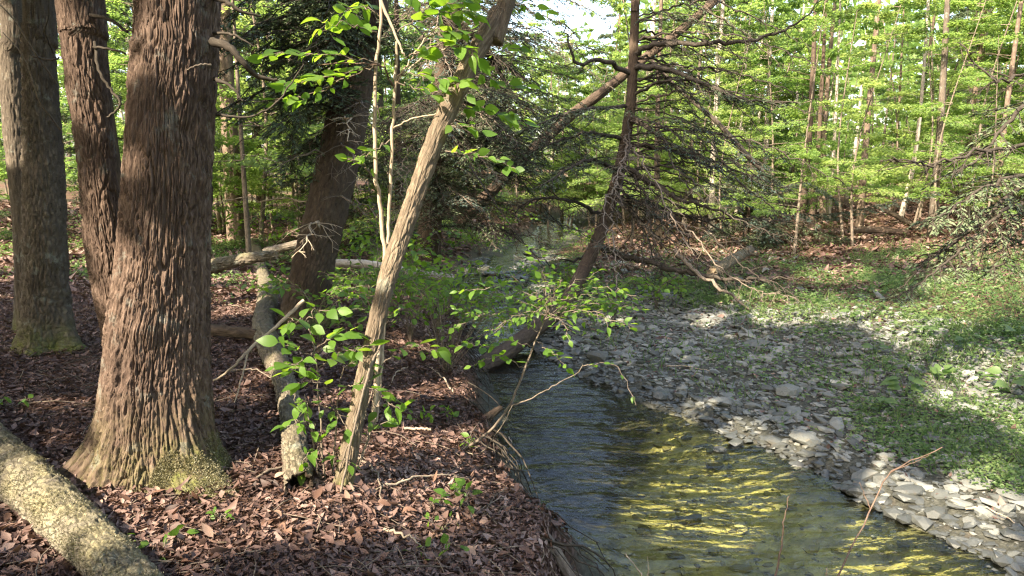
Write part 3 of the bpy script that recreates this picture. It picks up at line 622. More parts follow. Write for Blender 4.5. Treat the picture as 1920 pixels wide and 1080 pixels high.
# --- hemlock on the left bank whose boughs hang over the creek
pE = np.array([on(800, 490), W(806, 420, 14.0), W(822, 250, 14.1), W(838, 80, 14.2), W(847, -40, 14.3), np.array([-1.3, 14.6, 11.0])]); pE[0][1] = 13.9; pE[0][0] = W(800, 490, 13.9)[0]; pE[0][2] = ground_z(pE[0][0], 13.9)-.05
tE = thing('hemlock_tree', 'hemlock whose grey drooping boughs and dead twigs hang over the far creek', 'tree', (pE[0][0], pE[0][1], pE[0][2]+.05))
V, F, at = bark_trunk(pE, [0.25, 0.20, 0.19, 0.18, 0.17, 0.05], 80, 160, 0.012, 0.035, 0.08, 53, None, 0.3); put('trunk', V, F, M['bark_dark'], tE, attrs=at)
def on_axis(P, z): return np.array([np.interp(z, P[:, 2], P[:, 0]), np.interp(z, P[:, 2], P[:, 1]), z])
for q in range(22):
    z = rng.uniform(0.9, 4.9); az = rng.uniform(-1.9, 0.35); L = rng.uniform(1.4, 3.4)
    bough(tE, arc_bough(on_axis(pE, z), az, L, rng.uniform(0.05, 0.4), rng.uniform(0.25, 0.5)), 0.013, tw=0.6, dens=0.5, tk=1.2, wood='twig', mat='needle')
for q in range(34):
    z = rng.uniform(0.4, 4.6); az = rng.uniform(-2.4, 0.3); L = rng.uniform(1.3, 3.4)
    bough(tE, arc_bough(on_axis(pE, z), az, L, rng.uniform(-0.05, 0.35), rng.uniform(0.25, 0.55)), 0.011, tw=0.6, spacing=0.08, dead=True, name='dead_branch', wood='twig' if q % 3 == 0 else 'dead_twig', tk=1.5)
for q in range(34):
    ex, ey_ = rng.uniform(760, 1040), rng.uniform(150, 440); Ye = rng.uniform(11.3, 14.8); e = W(ex, ey_, Ye); z = e[2] + rng.uniform(0.1, 0.8); a = on_axis(pE, min(z, 5.4)); mid = (a+e)/2 + np.array([0, 0, .18]) + rng.normal(0, .12, 3)
    bough(tE, [a, mid, e], 0.012, tk=1.4, wood='twig' if q % 3 == 0 else 'dead_twig', tw=0.8, dens=.8, spacing=.06, mat='needle' if q % 3 else 'needle_blue')
for q in range(16):
    ex, ey_ = rng.uniform(880, 1110), rng.uniform(-10, 220); e = W(ex, ey_, rng.uniform(11.5, 14.5)); a = on_axis(pE, e[2] + rng.uniform(0.1, 0.8)); mid = (a+e)/2 + np.array([0, 0, .2]) + rng.normal(0, .12, 3)
    bough(tE, [a, mid, e], 0.014, tk=1.3, tw=0.8, dens=.6, spacing=.07)
for q in range(30):                                                       # drooping sprays and dead twigs low over the far creek
    ex, ey_ = rng.uniform(860, 1150), rng.uniform(180, 470); e = W(ex, ey_, rng.uniform(11.0, 13.8)); e[2] = max(e[2], ground_z(e[0], e[1])+.25); a = on_axis(pE, e[2] + rng.uniform(0.4, 1.4)); mid = (a+e)/2 + np.array([0, 0, .3]) + rng.normal(0, .12, 3)
    bough(tE, [a, mid, e], 0.011, tk=1.25, tw=0.7, dens=.45, spacing=.08, dead=q % 3 == 0, name='dead_branch' if q % 3 == 0 else 'bough', mat='needle' if q % 2 else 'needle_blue')
branch(tE, [(845, 20, 14.2), (905, 90, 13.8), (945, 150, 13.6), (970, 195, 13.5)], 0.06, 0.025, 'dead_twig')
branch(tE, [(880, 310, 9.2), (920, 370, 8.8), (970, 440, 8.6), (1020, 500, 8.6)], 0.010, 0.004, 'dead_twig')
st, dr, Ls = branch_set(7.5, 11, 14, 1.8, 0.8, -0.05, rng, -1.4, 14.4); P, D, NN, Lf, Wf = crown_leaves(st, dr, Ls, 420, 0.35, 0.16, 0.32, rng); k = sun_cull(P)
V, F, r_ = rhombs(P[k], D[k], NN[k], Lf[k], Wf[k], rng); put('crown', V, F, M['needle'], tE, attrs={'rnd': r_})

# --- the curved hemlock by the creek and its long branches to the right
YC = 12.6
rowsC = [(1052, 590, 10.6, 24), (1072, 552, 11.0, 20), (1098, 500, 11.6, 18), (1125, 440, 12.2, 17), (1145, 380, YC, 17), (1165, 300, YC, 16), (1182, 200, YC, 14), (1188, 100, YC, 12), (1192, 0, YC, 11), (1194, -40, YC, 11)]
Pc, Rc = px_axis(rowsC, (2.3, 12.8, 10.5, 0.05)); Rc = Rc*0.68; bc = base_of(Pc); Pc[0] = np.array([bc[0], bc[1], bc[2]-0.06])
tC = thing('hemlock_tree', 'thin curved hemlock rising from the far creek bank with long bare branches', 'tree', bc)
V, F, at = bark_trunk(Pc, Rc, 60, 200, 0.010, 0.03, 0.08, 63, lobes([(0.2, .06, .5, .2), (3.2, .08, .5, .2)], 0), 0.2); put('trunk', V, F, M['bark_dark'], tC, attrs=at)
def cb(rows, r0=0.02, dead=False, **kw):
    kw.setdefault('tk', 1.9); kw['tw'] = kw.get('tw', .55)*.85; bough(tC, pxpts([(x, y, d) for x, y, d in rows]), r0*1.75, r1=.006, dead=dead, name='dead_branch' if dead else 'bough', **kw)
cb([(1186, 140, 12.6), (1130, 112, 12.3), (1085, 120, 12.1), (1065, 80, 12), (1060, 40, 12)], .022, True, tw=.5, spacing=.16)
cb([(1188, 100, 12.6), (1240, 82, 12.2), (1330, 82, 11.8), (1410, 76, 11.6), (1480, 50, 11.5), (1535, 5, 11.4)], .026, True, tw=.6, spacing=.16)
cb([(1186, 125, 12.6), (1250, 130, 12), (1340, 165, 11.6), (1400, 188, 11.4), (1500, 192, 11.2)], .028, tw=.6, spacing=.10, tmin=.45, mat='needle')
cb([(1184, 180, 12.6), (1250, 150, 12), (1330, 170, 11.7)], .014, True, tw=.5, spacing=.13)
cb([(1180, 215, 12.6), (1230, 250, 12), (1290, 290, 11.7), (1350, 340, 11.5)], .016, True, tw=.6, spacing=.1)
cb([(1172, 270, 12.6), (1250, 280, 12), (1330, 310, 11.6), (1420, 330, 11.3)], .016, True, tw=.6, spacing=.1)
cb([(1160, 310, 12.6), (1225, 345, 11.8), (1270, 372, 11.4), (1330, 388, 11.2), (1400, 420, 11)], .026, True, tw=.6, spacing=.1)
cb([(1155, 345, 12.6), (1200, 380, 12), (1290, 405, 11.4), (1400, 412, 11.1), (1480, 415, 11)], .014, True, tw=.6, spacing=.1)
cb([(1118, 462, 12.6), (1180, 480, 12), (1240, 500, 11.4), (1310, 512, 11), (1380, 524, 10.7), (1440, 524, 10.5), (1500, 518, 10.4)], .030, True, tw=.65, spacing=.15)
cb([(1150, 370, 12.6), (1185, 400, 12), (1225, 440, 11.6), (1260, 450, 11.4)], .018, True, tw=.3, spacing=.3, wood='twig', tk=1.2)
cb([(1265, 470, 11.4), (1300, 505, 11), (1350, 540, 10.6), (1420, 585, 10.2), (1500, 625, 9.9)], .018, True, tw=.3, spacing=.3, wood='twig', tk=1.2)
cb([(1135, 410, 12.6), (1080, 380, 12.2), (1010, 372, 11.9), (960, 400, 11.6)], .018, True, tw=.6, spacing=.1)
cb([(1170, 260, 12.6), (1100, 250, 12.2), (1030, 270, 11.9), (960, 300, 11.7)], .018, tw=.7, spacing=.06)
cb([(1178, 200, 12.6), (1110, 205, 12.0), (1040, 220, 11.6), (970, 250, 11.4)], .018, tw=.8, spacing=.05)
cb([(1160, 320, 12.6), (1110, 300, 11.8), (1060, 320, 11.3), (1010, 350, 11)], .018, tw=.7, spacing=.06)
cb([(1115, 470, 12.6), (1080, 485, 12.2), (1050, 490, 12)], .015, True, tw=.3, spacing=.15)
for q in range(18):
    z = rng.uniform(1.4, 4.6); az = rng.uniform(-0.85, 0.6); L = rng.uniform(1.5, 3.8)
    bough(tC, arc_bough(on_axis(Pc, z), az, L, rng.uniform(-0.1, 0.3), rng.uniform(0.2, 0.45)), 0.018, tw=0.5, spacing=0.13, dead=True, name='dead_branch', tk=1.5, wood='twig' if q % 6 == 0 else 'dead_twig')
for q in range(7):
    z = rng.uniform(2.0, 4.6); az = rng.uniform(-0.9, 0.4); L = rng.uniform(1.0, 2.6)
    bough(tC, arc_bough(on_axis(Pc, z), az, L, rng.uniform(0.0, 0.3), rng.uniform(0.2, 0.45)), 0.012, tw=0.6, dens=0.6)
for q in range(22):                                                       # thin bare twigs reaching out over the water
    ex, ey_ = rng.uniform(1130, 1540), rng.uniform(360, 640); e = W(ex, ey_, rng.uniform(8.6, 11.6)); e[2] = max(e[2], ground_z(e[0], e[1])+.12); z = min(max(e[2] + rng.uniform(0.6, 1.8), 1.1), 4); a = on_axis(Pc, z)
    bough(tC, [a, (a*.6+e*.4) + np.array([0, 0, .15]) + rng.normal(0, .12, 3), (a*.25+e*.75) + rng.normal(0, .1, 3), e], 0.013, dead=True, tw=.5, spacing=.15, tk=1.3, name='dead_branch', wood='twig' if q % 5 == 0 else 'dead_twig')
for q in range(14):                                                       # thin live sprays to the right
    ex, ey_ = rng.uniform(1230, 1480), rng.uniform(180, 430); e = W(ex, ey_, rng.uniform(10.2, 12.4)); a = on_axis(Pc, min(e[2]+rng.uniform(.2, 1.0), 5)); mid = (a+e)/2 + np.array([0, 0, .2]) + rng.normal(0, .1, 3)
    bough(tC, [a, mid, e], 0.012, tk=1.3, tw=0.6, dens=.5, spacing=.09, tmin=.35, mat='needle_blue' if q % 2 else 'needle')
st, dr, Ls = branch_set(7.5, 10.5, 10, 1.4, 0.6, -0.05, rng, 2.3, 12.8); P, D, NN, Lf, Wf = crown_leaves(st, dr, Ls, 260, 0.35, 0.16, 0.32, rng)
V, F, r_ = rhombs(P, D, NN, Lf, Wf, rng); put('crown', V, F, M['needle'], tC, attrs={'rnd': r_})

# --- small dark hemlock on the right bank and its long blue-green bough
b6 = on(1400, 462); top6 = np.array([b6[0]+.1, b6[1]+.3, b6[2]+2.4])
t6 = thing('young_hemlock', 'low dark green hemlock with drooping boughs at the edge of the grassy right bank', 'tree', b6)
V, F, bk = tube(resample([b6-[0, 0, .05], (b6+top6)/2, top6], 20), np.linspace(.06, .012, 20), 8); put('trunk', V, F, M['bark_dark'], t6, attrs={'bk': bk})
for q in range(46):
    f = rng.random()**0.8; p = b6 + (top6-b6)*(0.10+0.88*f); az = rng.uniform(0, 2*math.pi)
    bough(t6, arc_bough(p, az, (1.45-1.0*f)*rng.uniform(.7, 1.1), rng.uniform(0.05, .25), rng.uniform(.3, .6)), 0.009, tw=.46, dens=1.5, mat='needle_blue' if q % 2 else 'needle', sub=True)
Y6 = b6[1]-0.8
bough(t6, pxpts([(1420, 405, b6[1]), (1500, 402, Y6), (1570, 400, Y6-.4), (1640, 385, Y6-.6), (1700, 372, Y6-.7), (1752, 362, Y6-.8)]), .018, mat='needle_blue', tw=.55, spacing=.04, dens=1.1, label='long blue-green bough reaching right')
bough(t6, pxpts([(1410, 385, b6[1]), (1470, 350, Y6), (1520, 345, Y6-.4), (1570, 380, Y6-.6)]), .014, mat='needle_blue', tw=.6, spacing=.05)
bough(t6, pxpts([(1410, 420, b6[1]), (1480, 420, Y6), (1540, 435, Y6-.3), (1600, 450, Y6-.6)]), .014, mat='needle', tw=.6, spacing=.05)
bough(t6, pxpts([(1410, 370, b6[1]), (1380, 350, Y6), (1330, 345, Y6-.3), (1290, 360, Y6-.6)]), .014, mat='needle', tw=.5, spacing=.06)

# --- hemlock standing beyond the right edge; its boughs reach into view
b7 = np.array([6.6, 7.6, ground_z(6.6, 7.6)])
t7 = thing('hemlock_tree', 'hemlock standing off to the right whose bare dark boughs reach in over the grass', 'tree', b7)
V, F, at = bark_trunk(np.array([b7-[0, 0, .1], b7+[.05, .1, 3], b7+[.1, .2, 8]]), [.2, .16, .06], 60, 120, .012, .035, .08, 73, None, .3); put('trunk', V, F, M['bark_dark'], t7, attrs=at)
for rows, r0, dead, kw in [
        ([(2060, 300, 7.6), (1920, 345, 7.4), (1860, 400, 7.3), (1800, 445, 7.2), (1740, 490, 7.1), (1690, 540, 7.0)], .022, False, dict(dens=.45, spacing=.08, tw=.45)),
        ([(2060, 200, 7.6), (1940, 195, 7.4), (1890, 235, 7.3), (1830, 300, 7.2), (1760, 340, 7.1)], .020, False, dict(dens=.5, spacing=.07, tw=.5)),
        ([(2060, 330, 7.6), (1925, 330, 7.2), (1850, 350, 7.0), (1780, 395, 6.9), (1740, 420, 6.8)], .016, False, dict(dens=.8, spacing=.06, tw=.5)),
        ([(2060, 420, 7.6), (1930, 400, 7.2), (1890, 440, 7.1), (1880, 490, 7.0), (1850, 510, 6.9)], .014, False, dict(dens=.6, spacing=.07, tw=.4)),
        ([(2060, 240, 7.6), (1920, 270, 7.2), (1820, 290, 7.0), (1740, 305, 6.9), (1660, 300, 6.8)], .016, True, dict(spacing=.09, tw=.5)),
        ([(2060, 100, 7.6), (1940, 130, 7.4), (1860, 150, 7.2), (1800, 80, 7.2)], .014, True, dict(spacing=.1, tw=.5)),
        ([(2060, 360, 7.6), (1910, 380, 7.0), (1820, 455, 6.8), (1740, 520, 6.7), (1680, 560, 6.6)], .014, False, dict(dens=.5, spacing=.08, tw=.5)),
        ([(2060, 470, 7.6), (1910, 450, 7.2), (1800, 470, 7.1), (1740, 480, 7.0)], .012, True, dict(spacing=.1, tw=.4))]:
    kw['dens'] = kw.get('dens', 1)*1.7; bough(t7, pxpts(rows), r0*1.3, tk=1.7, dead=dead, name='dead_branch' if dead else 'bough', **kw)
st, dr, Ls = branch_set(4.5, 8, 16, 1.8, 0.7, -0.05, rng, b7[0], b7[1]); P, D, NN, Lf, Wf = crown_leaves(st, dr, Ls, 260, 0.35, 0.16, 0.32, rng); k = sun_cull(P)
V, F, r_ = rhombs(P[k], D[k], NN[k], Lf[k], Wf[k], rng); put('crown', V, F, M['needle'], t7, attrs={'rnd': r_})

# --- leaning and fallen trunks of the middle distance
LASTLOG = {}
def log_thing(name, label, cat, rows, mat, na=60, nl=90, depth=.008, cw=.04, ch=.08, seed=1, end=None, moss=0.0, rs=0.88):
    P, R = px_axis(rows); R = R*rs*(1+0*len(P)); b = P[0].copy()
    r = thing(name, label, cat, b)
    V, F, at = bark_trunk(P, R, na, nl, depth, cw, ch, seed, None, 0, .004)
    if moss:
        # moss grows on the upper side
        C = resample(P, nl); up = (V.reshape(nl, na, 3)[:, :, 2]-C[:, None, 2]).ravel(); at['moss'] = np.clip(sstep(up, -0.02, 0.09)*moss, 0, 1)
    rr_ = np.random.default_rng(seed); Vn = V.reshape(nl, na, 3)
    for e in (0, -1):
        ax = nrm(P[0]-P[1]) if e == 0 else nrm(P[-1]-P[-2]); j = rr_.normal(0, 1, na); j = (j+np.roll(j, 1)+np.roll(j, 2))/1.7; Vn[e] += ax*(R.mean()*.28*j)[:, None]
    put('bark', V, F, M[mat], r, attrs=at); LASTLOG.update(V=V, moss=at['moss'])
    for e, ring in ((0, V[:na]), (1, V[-na:])):
        c = ring.mean(0); ax = (P[-1]-P[-2]) if e else (P[0]-P[1]); ax = ax/np.linalg.norm(ax)
        hollow = end == e
        VV = np.vstack([ring*0.998+c*0.002, c+(ring-c)*0.82, c+(ring-c)*0.72-ax*(0.14 if hollow else .004), (c-ax*(0.16 if hollow else .006))[None]])
        j = np.arange(na); k2 = (j+1) % na
        F4 = np.vstack([np.stack([j, k2, na+k2, na+j], -1), np.stack([na+j, na+k2, 2*na+k2, 2*na+j], -1)]); F3 = np.stack([2*na+j, 2*na+k2, np.full(na, 3*na)], -1)
        put('cut_end', VV, [F4, F3], M['rot' if hollow else 'cut_wood'], r, label='dark hollow rotten end' if hollow else None, attrs={'bk': VV})
    return r
log_thing('leaning_dead_tree', 'grey dead tree leaning diagonally across the far creek above the boughs', 'fallen tree', [(860, 420, 16.5, 24), (960, 320, 16.5, 23), (1060, 225, 16.5, 22), (1130, 172, 16.5, 20), (1220, 100, 16.5, 19), (1290, 45, 16.5, 17), (1400, -50, 16.5, 14)], 'bark_dark', 40, 120, .012, .05, .15, 83, rs=.46)
log_thing('leaning_pole', 'thin pale broken pole leaning down to the right in the sunlit wood', 'fallen tree', [(1430, 320, 14.5, 7), (1400, 290, 14.5, 8), (1340, 225, 14.6, 7), (1270, 165, 14.7, 5), (1220, 110, 14.8, 4)], 'bark_grey', 20, 60, .003, .04, .1, 87, rs=.62)
def lay(rows, f=0.55):
    out = []
    for px, py, Yd, hw in rows:
        d = ray(px, py); t = np.linspace(1.5, 40, 8000); p = CAMP + d*t[:, None]; k = int(np.argmax(p[:, 2] < terrain(p[:, 0], p[:, 1]) + f*hw*0.88*t/FPX)); out.append((px, py, p[k][1], hw))
    return out
def glog(name, label, cat, pix, rad, mat, lift=0.6, **kw):
    rows = []
    for (px, py), hw in zip(pix, rad):
        p = on(px, py); rows.append((px, py, p[1], hw))
    return log_thing(name, label, cat, rows, mat, **kw)
# foreground log
mlog = log_thing('mossy_log', 'thick mossy log lying in the near left corner on the leaf litter', 'log', lay([(-130, 760, 3.75, 50), (0, 868, 3.42, 54), (80, 932, 3.2, 53), (152, 998, 3.0, 53), (222, 1068, 2.85, 54), (300, 1160, 2.68, 56), (400, 1280, 2.5, 64)]), 'moss_log', 130, 280, .012, .035, .05, 91, moss=1.0)
mlogV, mlogMoss = LASTLOG['V'], LASTLOG['moss'] + .45
# long log lying away from the viewer, hollow near end
log_thing('fallen_log', 'crooked grey log running from its dark hollow end back to a crossing log', 'log', lay([(562, 912, 3.95, 34), (553, 850, 4.2, 31), (545, 770, 4.55, 29), (528, 700, 5.1, 28), (508, 655, 5.5, 28), (494, 610, 6.0, 25), (503, 555, 6.9, 24), (494, 520, 8.0, 15), (484, 485, 9.4, 14), (477, 455, 11.0, 13)]), 'log', 70, 300, .014, .035, .07, 93, end=0, moss=.35, rs=.76)
log_thing('crossing_log', 'sunlit grey log lying level across the crooked log', 'log', [(370, 505, 8.6, 15), (420, 494, 8.65, 14), (470, 484, 8.7, 12), (515, 478, 8.75, 10)], 'log', 50, 90, .012, .04, .08, 95, moss=.5)
log_thing('pale_log', 'pale log lying behind the crossing log, beside the dark leaning tree', 'log', [(495, 472, 10.6, 9), (540, 462, 10.6, 9), (600, 447, 10.7, 9)], 'log', 30, 50, .004, .04, .1, 97)
log_thing('fallen_log', 'pale log on the ground between the dark leaning tree and the slim trunk', 'log', [(620, 493, 9.6, 9), (690, 496, 9.5, 9), (760, 508, 9.3, 9), (850, 522, 9.2, 8)], 'bark_pale', 30, 60, .004, .04, .1, 99)
log_thing('creek_log', 'dark wet log jutting from the left bank over the head of the pool', 'log', [(870, 705, 8.1, 24), (930, 672, 8.5, 21), (985, 632, 9.1, 18), (1040, 590, 9.8, 17)], 'bark_dark', 50, 80, .010, .05, .1, 101, end=0)
log_thing('bank_log', 'short pale mossy log propped up on the grassy right bank', 'log', [(1335, 512, 11.4, 12), (1370, 490, 11.8, 12), (1408, 468, 12.2, 9)], 'log', 40, 50, .006, .04, .08, 103, moss=.5)
log_thing('distant_log', 'dark reddish log lying on the leaf litter of the far right wood', 'log', [(1590, 432, 17, 7), (1640, 431, 17, 7), (1700, 436, 17, 6)], 'bark_red', 20, 40, .004, .05, .1, 105)
log_thing('distant_pole', 'thin leaning dead stem above the dark reddish log in the far wood', 'fallen tree', [(1640, 385, 18.4, 5), (1680, 405, 18, 5), (1728, 432, 17.6, 5)], 'bark_brown', 14, 30, .002, .05, .1, 107)
log_thing('bank_root', 'curved bare root along the edge of the left bank above the water', 'root', [(925, 945, 3.9, 11), (965, 960, 3.85, 13), (1005, 990, 3.75, 14), (1040, 1035, 3.6, 13), (1085, 1110, 3.45, 13)], 'twig', 30, 80, .003, .02, .08, 109)
log_thing('broken_branch', 'dark broken branch stub poking over the water from the left bank', 'branch', [(870, 815, 5.2, 12), (905, 790, 5.3, 10), (938, 765, 5.4, 7)], 'bark_dark', 20, 30, .004, .03, .06, 111)
log_thing('dark_log', 'low dark rotten log behind the massive trunk beside the crooked log', 'log', [(395, 618, 6.6, 13), (440, 622, 6.55, 12), (485, 628, 6.5, 11)], 'bark_dark', 30, 40, .008, .04, .1, 113)

def tufts(parent, V, na, moss, n, size, seed):
    r = np.random.default_rng(seed); G3 = V.reshape(-1, na, 3); du = np.roll(G3, -1, 1)-np.roll(G3, 1, 1); dv = np.gradient(G3, axis=0); Nn = nrm(np.cross(du, dv)).reshape(-1, 3)
    cen = G3.mean(1, keepdims=True); sg = np.sign(((G3-cen).reshape(-1, 3)*Nn).sum(1).mean()) or 1; Nn = Nn*sg; w = np.clip(moss-.35, 0, 1)*(.04+np.clip(fbm(V[:, 0]*8, V[:, 1]*8, V[:, 2]*8, 3, seed)*2.5+.25, 0, 1)); k = r.choice(len(V), n, p=w/w.sum())
    D = nrm(Nn[k] + r.normal(0, .75, (n, 3))); P = V[k] + r.normal(0, .004, (n, 3)) - Nn[k]*.002; s = size*r.uniform(.5, 1.4, n)
    v, f, rr_ = rhombs(P, D, nrm(r.normal(0, 1, (n, 3))), s, s*.35, r, .1); o = put('moss', v, f, M['moss_tuft'], parent, attrs={'rnd': rr_}); o['kind'] = 'stuff'
tufts(big, bigV, 400, bigMoss, 26000, .011, 5); tufts(mlog, mlogV, 130, mlogMoss, 17000, .0085, 6)
# ------------------------------------------------------------------ background trees: one of each kind, then copies
def make_bg(kind, seed):
    r = np.random.default_rng(seed)
    if kind == 'tall':
        H = 15; ax = np.array([[0, 0, -.3], [r.normal(0, .1), r.normal(0, .1), 4], [r.normal(0, .25), r.normal(0, .25), 9], [r.normal(0, .4), r.normal(0, .4), H]])
        tr = Batch(); tr.add(*tube(resample(ax, 26), np.interp(np.linspace(0, 1, 26), [0, .03, .08, 1], [.24, .18, .155, .03]), 12))
        s1, d1, l1 = branch_set(4.0, H, 30, 2.6, 1.2, 0.2, r, lean=ax); s2, d2, l2 = branch_set(1.6, 5.5, 9, 1.5, 1.2, 0.05, r, lean=ax)
        st, dr, Ls = np.vstack([s1, s2]), np.vstack([d1, d2]), np.concatenate([l1, l2])
        for a, d_, L in zip(st, nrm(dr), Ls):
            u = np.linspace(0, 1, 5)[:, None]; tr.add(*tube(a + d_*L*u + np.array([0, 0, -.10])*(L*u)**1.6, np.linspace(.03, .006, 5), 4))
        P, D, NN, Lf, Wf = crown_leaves(st, dr, Ls, 150, 0.40, 0.13, 0.62, r)
        return tr, rhombs(P, D, NN, Lf, Wf, r)
    if kind == 'sapling':
        H = r.uniform(5, 8); ax = np.array([[0, 0, -.2], [r.normal(0, .15), r.normal(0, .15), H*.4], [r.normal(0, .35), r.normal(0, .35), H]])
        tr = Batch(); tr.add(*tube(resample(ax, 20), np.linspace(.045, .008, 20), 7))
        st, dr, Ls = branch_set(1.1, H, 26, 2.1, 0.9, 0.12, r, lean=ax, power=1.3)
        for a, d_, L in zip(st, nrm(dr), Ls):
            u = np.linspace(0, 1, 5)[:, None]; tr.add(*tube(a + d_*L*u + np.array([0, 0, -.10])*(L*u)**1.6, np.linspace(.012, .003, 5), 3))
        P, D, NN, Lf, Wf = crown_leaves(st, dr, Ls, 230, 0.42, 0.095, 0.6, r, 0.10, 0.035, 0.35)
        return tr, rhombs(P, D, NN, Lf, Wf, r)
    if kind == 'hemlock':
        H = 13; ax = np.array([[0, 0, -.3], [0.05, 0, 5], [.1, .1, H]])
        tr = Batch(); tr.add(*tube(resample(ax, 24), np.interp(np.linspace(0, 1, 24), [0, .04, 1], [.22, .16, .02]), 12))
        st, dr, Ls = branch_set(1.4, H, 60, 2.4, 0.7, 0.05, r, lean=ax)
        for a, d_, L in zip(st, nrm(dr), Ls):
            u = np.linspace(0, 1, 5)[:, None]; tr.add(*tube(a + d_*L*u + np.array([0, 0, -.14])*(L*u)**1.6, np.linspace(.02, .004, 5), 3))
        P, D, NN, Lf, Wf = crown_leaves(st, dr, Ls, 330, 0.36, 0.13, 0.26, r, 0.14, 0.05, 0.4)
        return tr, rhombs(P, D, NN, Lf, Wf, r)
    if kind == 'pole':
        H = 14; ax = np.array([[0, 0, -.3], [r.normal(0, .12), r.normal(0, .12), 4], [r.normal(0, .3), r.normal(0, .3), H]])
        tr = Batch(); tr.add(*tube(resample(ax, 24), np.interp(np.linspace(0, 1, 24), [0, .03, 1], [.16, .12, .03]), 10))
        st, dr, Ls = branch_set(6.5, H, 16, 1.8, 1.0, 0.25, r, lean=ax)
        for q in range(6):
            z = r.uniform(2, 6); a = r.uniform(0, 6.28); u = np.linspace(0, 1, 4)[:, None]; L = r.uniform(.4, 1.2)
            tr.add(*tube(np.array([np.interp(z, ax[:, 2], ax[:, 0]), np.interp(z, ax[:, 2], ax[:, 1]), z]) + np.array([math.cos(a), math.sin(a), .2])*L*u, np.linspace(.012, .004, 4), 3))
        P, D, NN, Lf, Wf = crown_leaves(st, dr, Ls, 150, 0.40, 0.14, 0.62, r)
        return tr, rhombs(P, D, NN, Lf, Wf, r)
PROTO = {}
for kind, n, mats, leafm in (('tall', 3, ('bark_pale', 'bark_grey', 'bark_pale'), 'leaf_wood'), ('sapling', 5, ('twig',)*5, 'leaf_wood'), ('hemlock', 2, ('bark_red', 'bark_dark'), 'needle'), ('pole', 5, ('bark_pale', 'bark_grey', 'bark_dark', 'bark_pale', 'bark_brown'), 'leaf_wood')):
    for v in range(n):
        tr, cr = make_bg(kind, 100+v*7+len(kind)); F = [np.concatenate(f) for f in tr.F.values()]
        tm = mesh('trunk', np.concatenate(tr.V), F, M[mats[v]], {'bk': np.concatenate(tr.B)}); cm = mesh('crown', cr[0], cr[1], M[leafm], {'rnd': cr[2]})
        PROTO[kind, v] = (tm, cm)
def bg_tree(kind, v, x, y, s, label, group, name, rz=None, lean=(0, 0), sz=None):
    r = thing(name, label, 'tree', (x, y, ground_z(x, y)), group)
    r.rotation_euler = (lean[0], lean[1], rng.uniform(0, 6.28) if rz is None else rz); r.scale = (s, s, sz or s)
    for nm, me in zip(('trunk', 'crown'), PROTO[kind, v]):
        o = bpy.data.objects.new(nm, me); COL.objects.link(o); o.parent = r
    return r
# trees one can single out
def at_px(px, Yd): return (px-960)/FPX*(Yd*CP + 0.9*SP)
for px, Yd, kind, v, s, lab in [
        (440, 15.5, 'pole', 4, 1.6, 'stout sunlit tree with bare orange-brown foot just right of the massive trunk'),
        (1442, 24, 'pole', 3, .8, 'straight pale trunk catching sun above the leaning pole, right of the creek'),
        (1425, 27, 'pole', 0, .7, 'thinner pale trunk beside the straight pale trunk right of the creek'),
        (1503, 19, 'pole', 2, .85, 'left one of two dark straight trunks in the sunlit right wood'),
        (1524, 20.5, 'pole', 2, .75, 'right one of two dark straight trunks in the sunlit right wood'),
        (1615, 18.5, 'pole', 4, .85, 'brown trunk with a crooked stem alongside in the middle of the right wood'),
        (1752, 17.5, 'pole', 1, .9, 'mottled pale trunk behind the bare hemlock boughs in the right wood'),
        (1868, 18, 'pole', 4, .75, 'pale brown trunk near the right edge behind the boughs'),
        (1555, 23, 'pole', 0, .65, 'slender pale trunk between the two dark trunks and the crooked stem'),
        (565, 21, 'pole', 2, 1.0, 'narrow dark trunk seen between the stout sunlit tree and the dark leaning tree'),
        (500, 26, 'pole', 3, 1.0, 'distant pale trunk right of the stout sunlit tree'),
        (1690, 22, 'pole', 3, .7, 'sunlit pale trunk left of the mottled trunk in the right wood'),
        (1810, 23, 'tall', 2, 1.0, 'broad pale trunk far back between the mottled trunk and the right edge'),
        (232, 12, 'pole', 2, 1.2, 'dark trunk glimpsed in the gap between the two stems of the massive tree')]:
    bg_tree(kind, v, at_px(px, Yd), Yd, s, lab, None, 'wood_tree', lean=(rng.normal(0, .015), rng.normal(0, .02)))
def creek_free(x, y, mgn):
    L, R = edges(np.array([y])); return x < L[0]-mgn or x > R[0]+mgn
LANDMARK = [(-200, 'the left edge'), (70, 'the mossy-rooted grey tree'), (310, 'the massive trunk'), (440, 'the stout sunlit tree'), (640, 'the dark leaning tree'), (820, 'the slim leaning trunk'), (1040, 'the far creek'), (1180, 'the curved hemlock'), (1435, 'the straight pale trunks'), (1513, 'the two dark trunks'), (1615, 'the crooked brown trunk'), (1752, 'the mottled pale trunk'), (1868, 'the right edge trunk')]
RANKS = ['nearest', 'second nearest', 'third nearest', 'fourth nearest', 'fifth nearest']
def relabel(roots, short):
    slots = {}
    for t in roots:
        x, y = t.location[0], t.location[1]; px = 960 + x/(y*CP+.9*SP)*FPX; k = max([i for i, (p, _) in enumerate(LANDMARK) if p <= px] or [0]); slots.setdefault(k, []).append((y, t))
    for k, v in slots.items():
        v.sort(key=lambda a: a[0]); place = ('between %s and %s' % (LANDMARK[k][1], LANDMARK[k+1][1])) if 0 < k < len(LANDMARK)-1 else 'beyond ' + LANDMARK[max(k, 1)][1]
        for i, (y, t) in enumerate(v): t['label'] = '%s, %s %s' % (short, RANKS[i] if i < 5 else 'farther back', place)
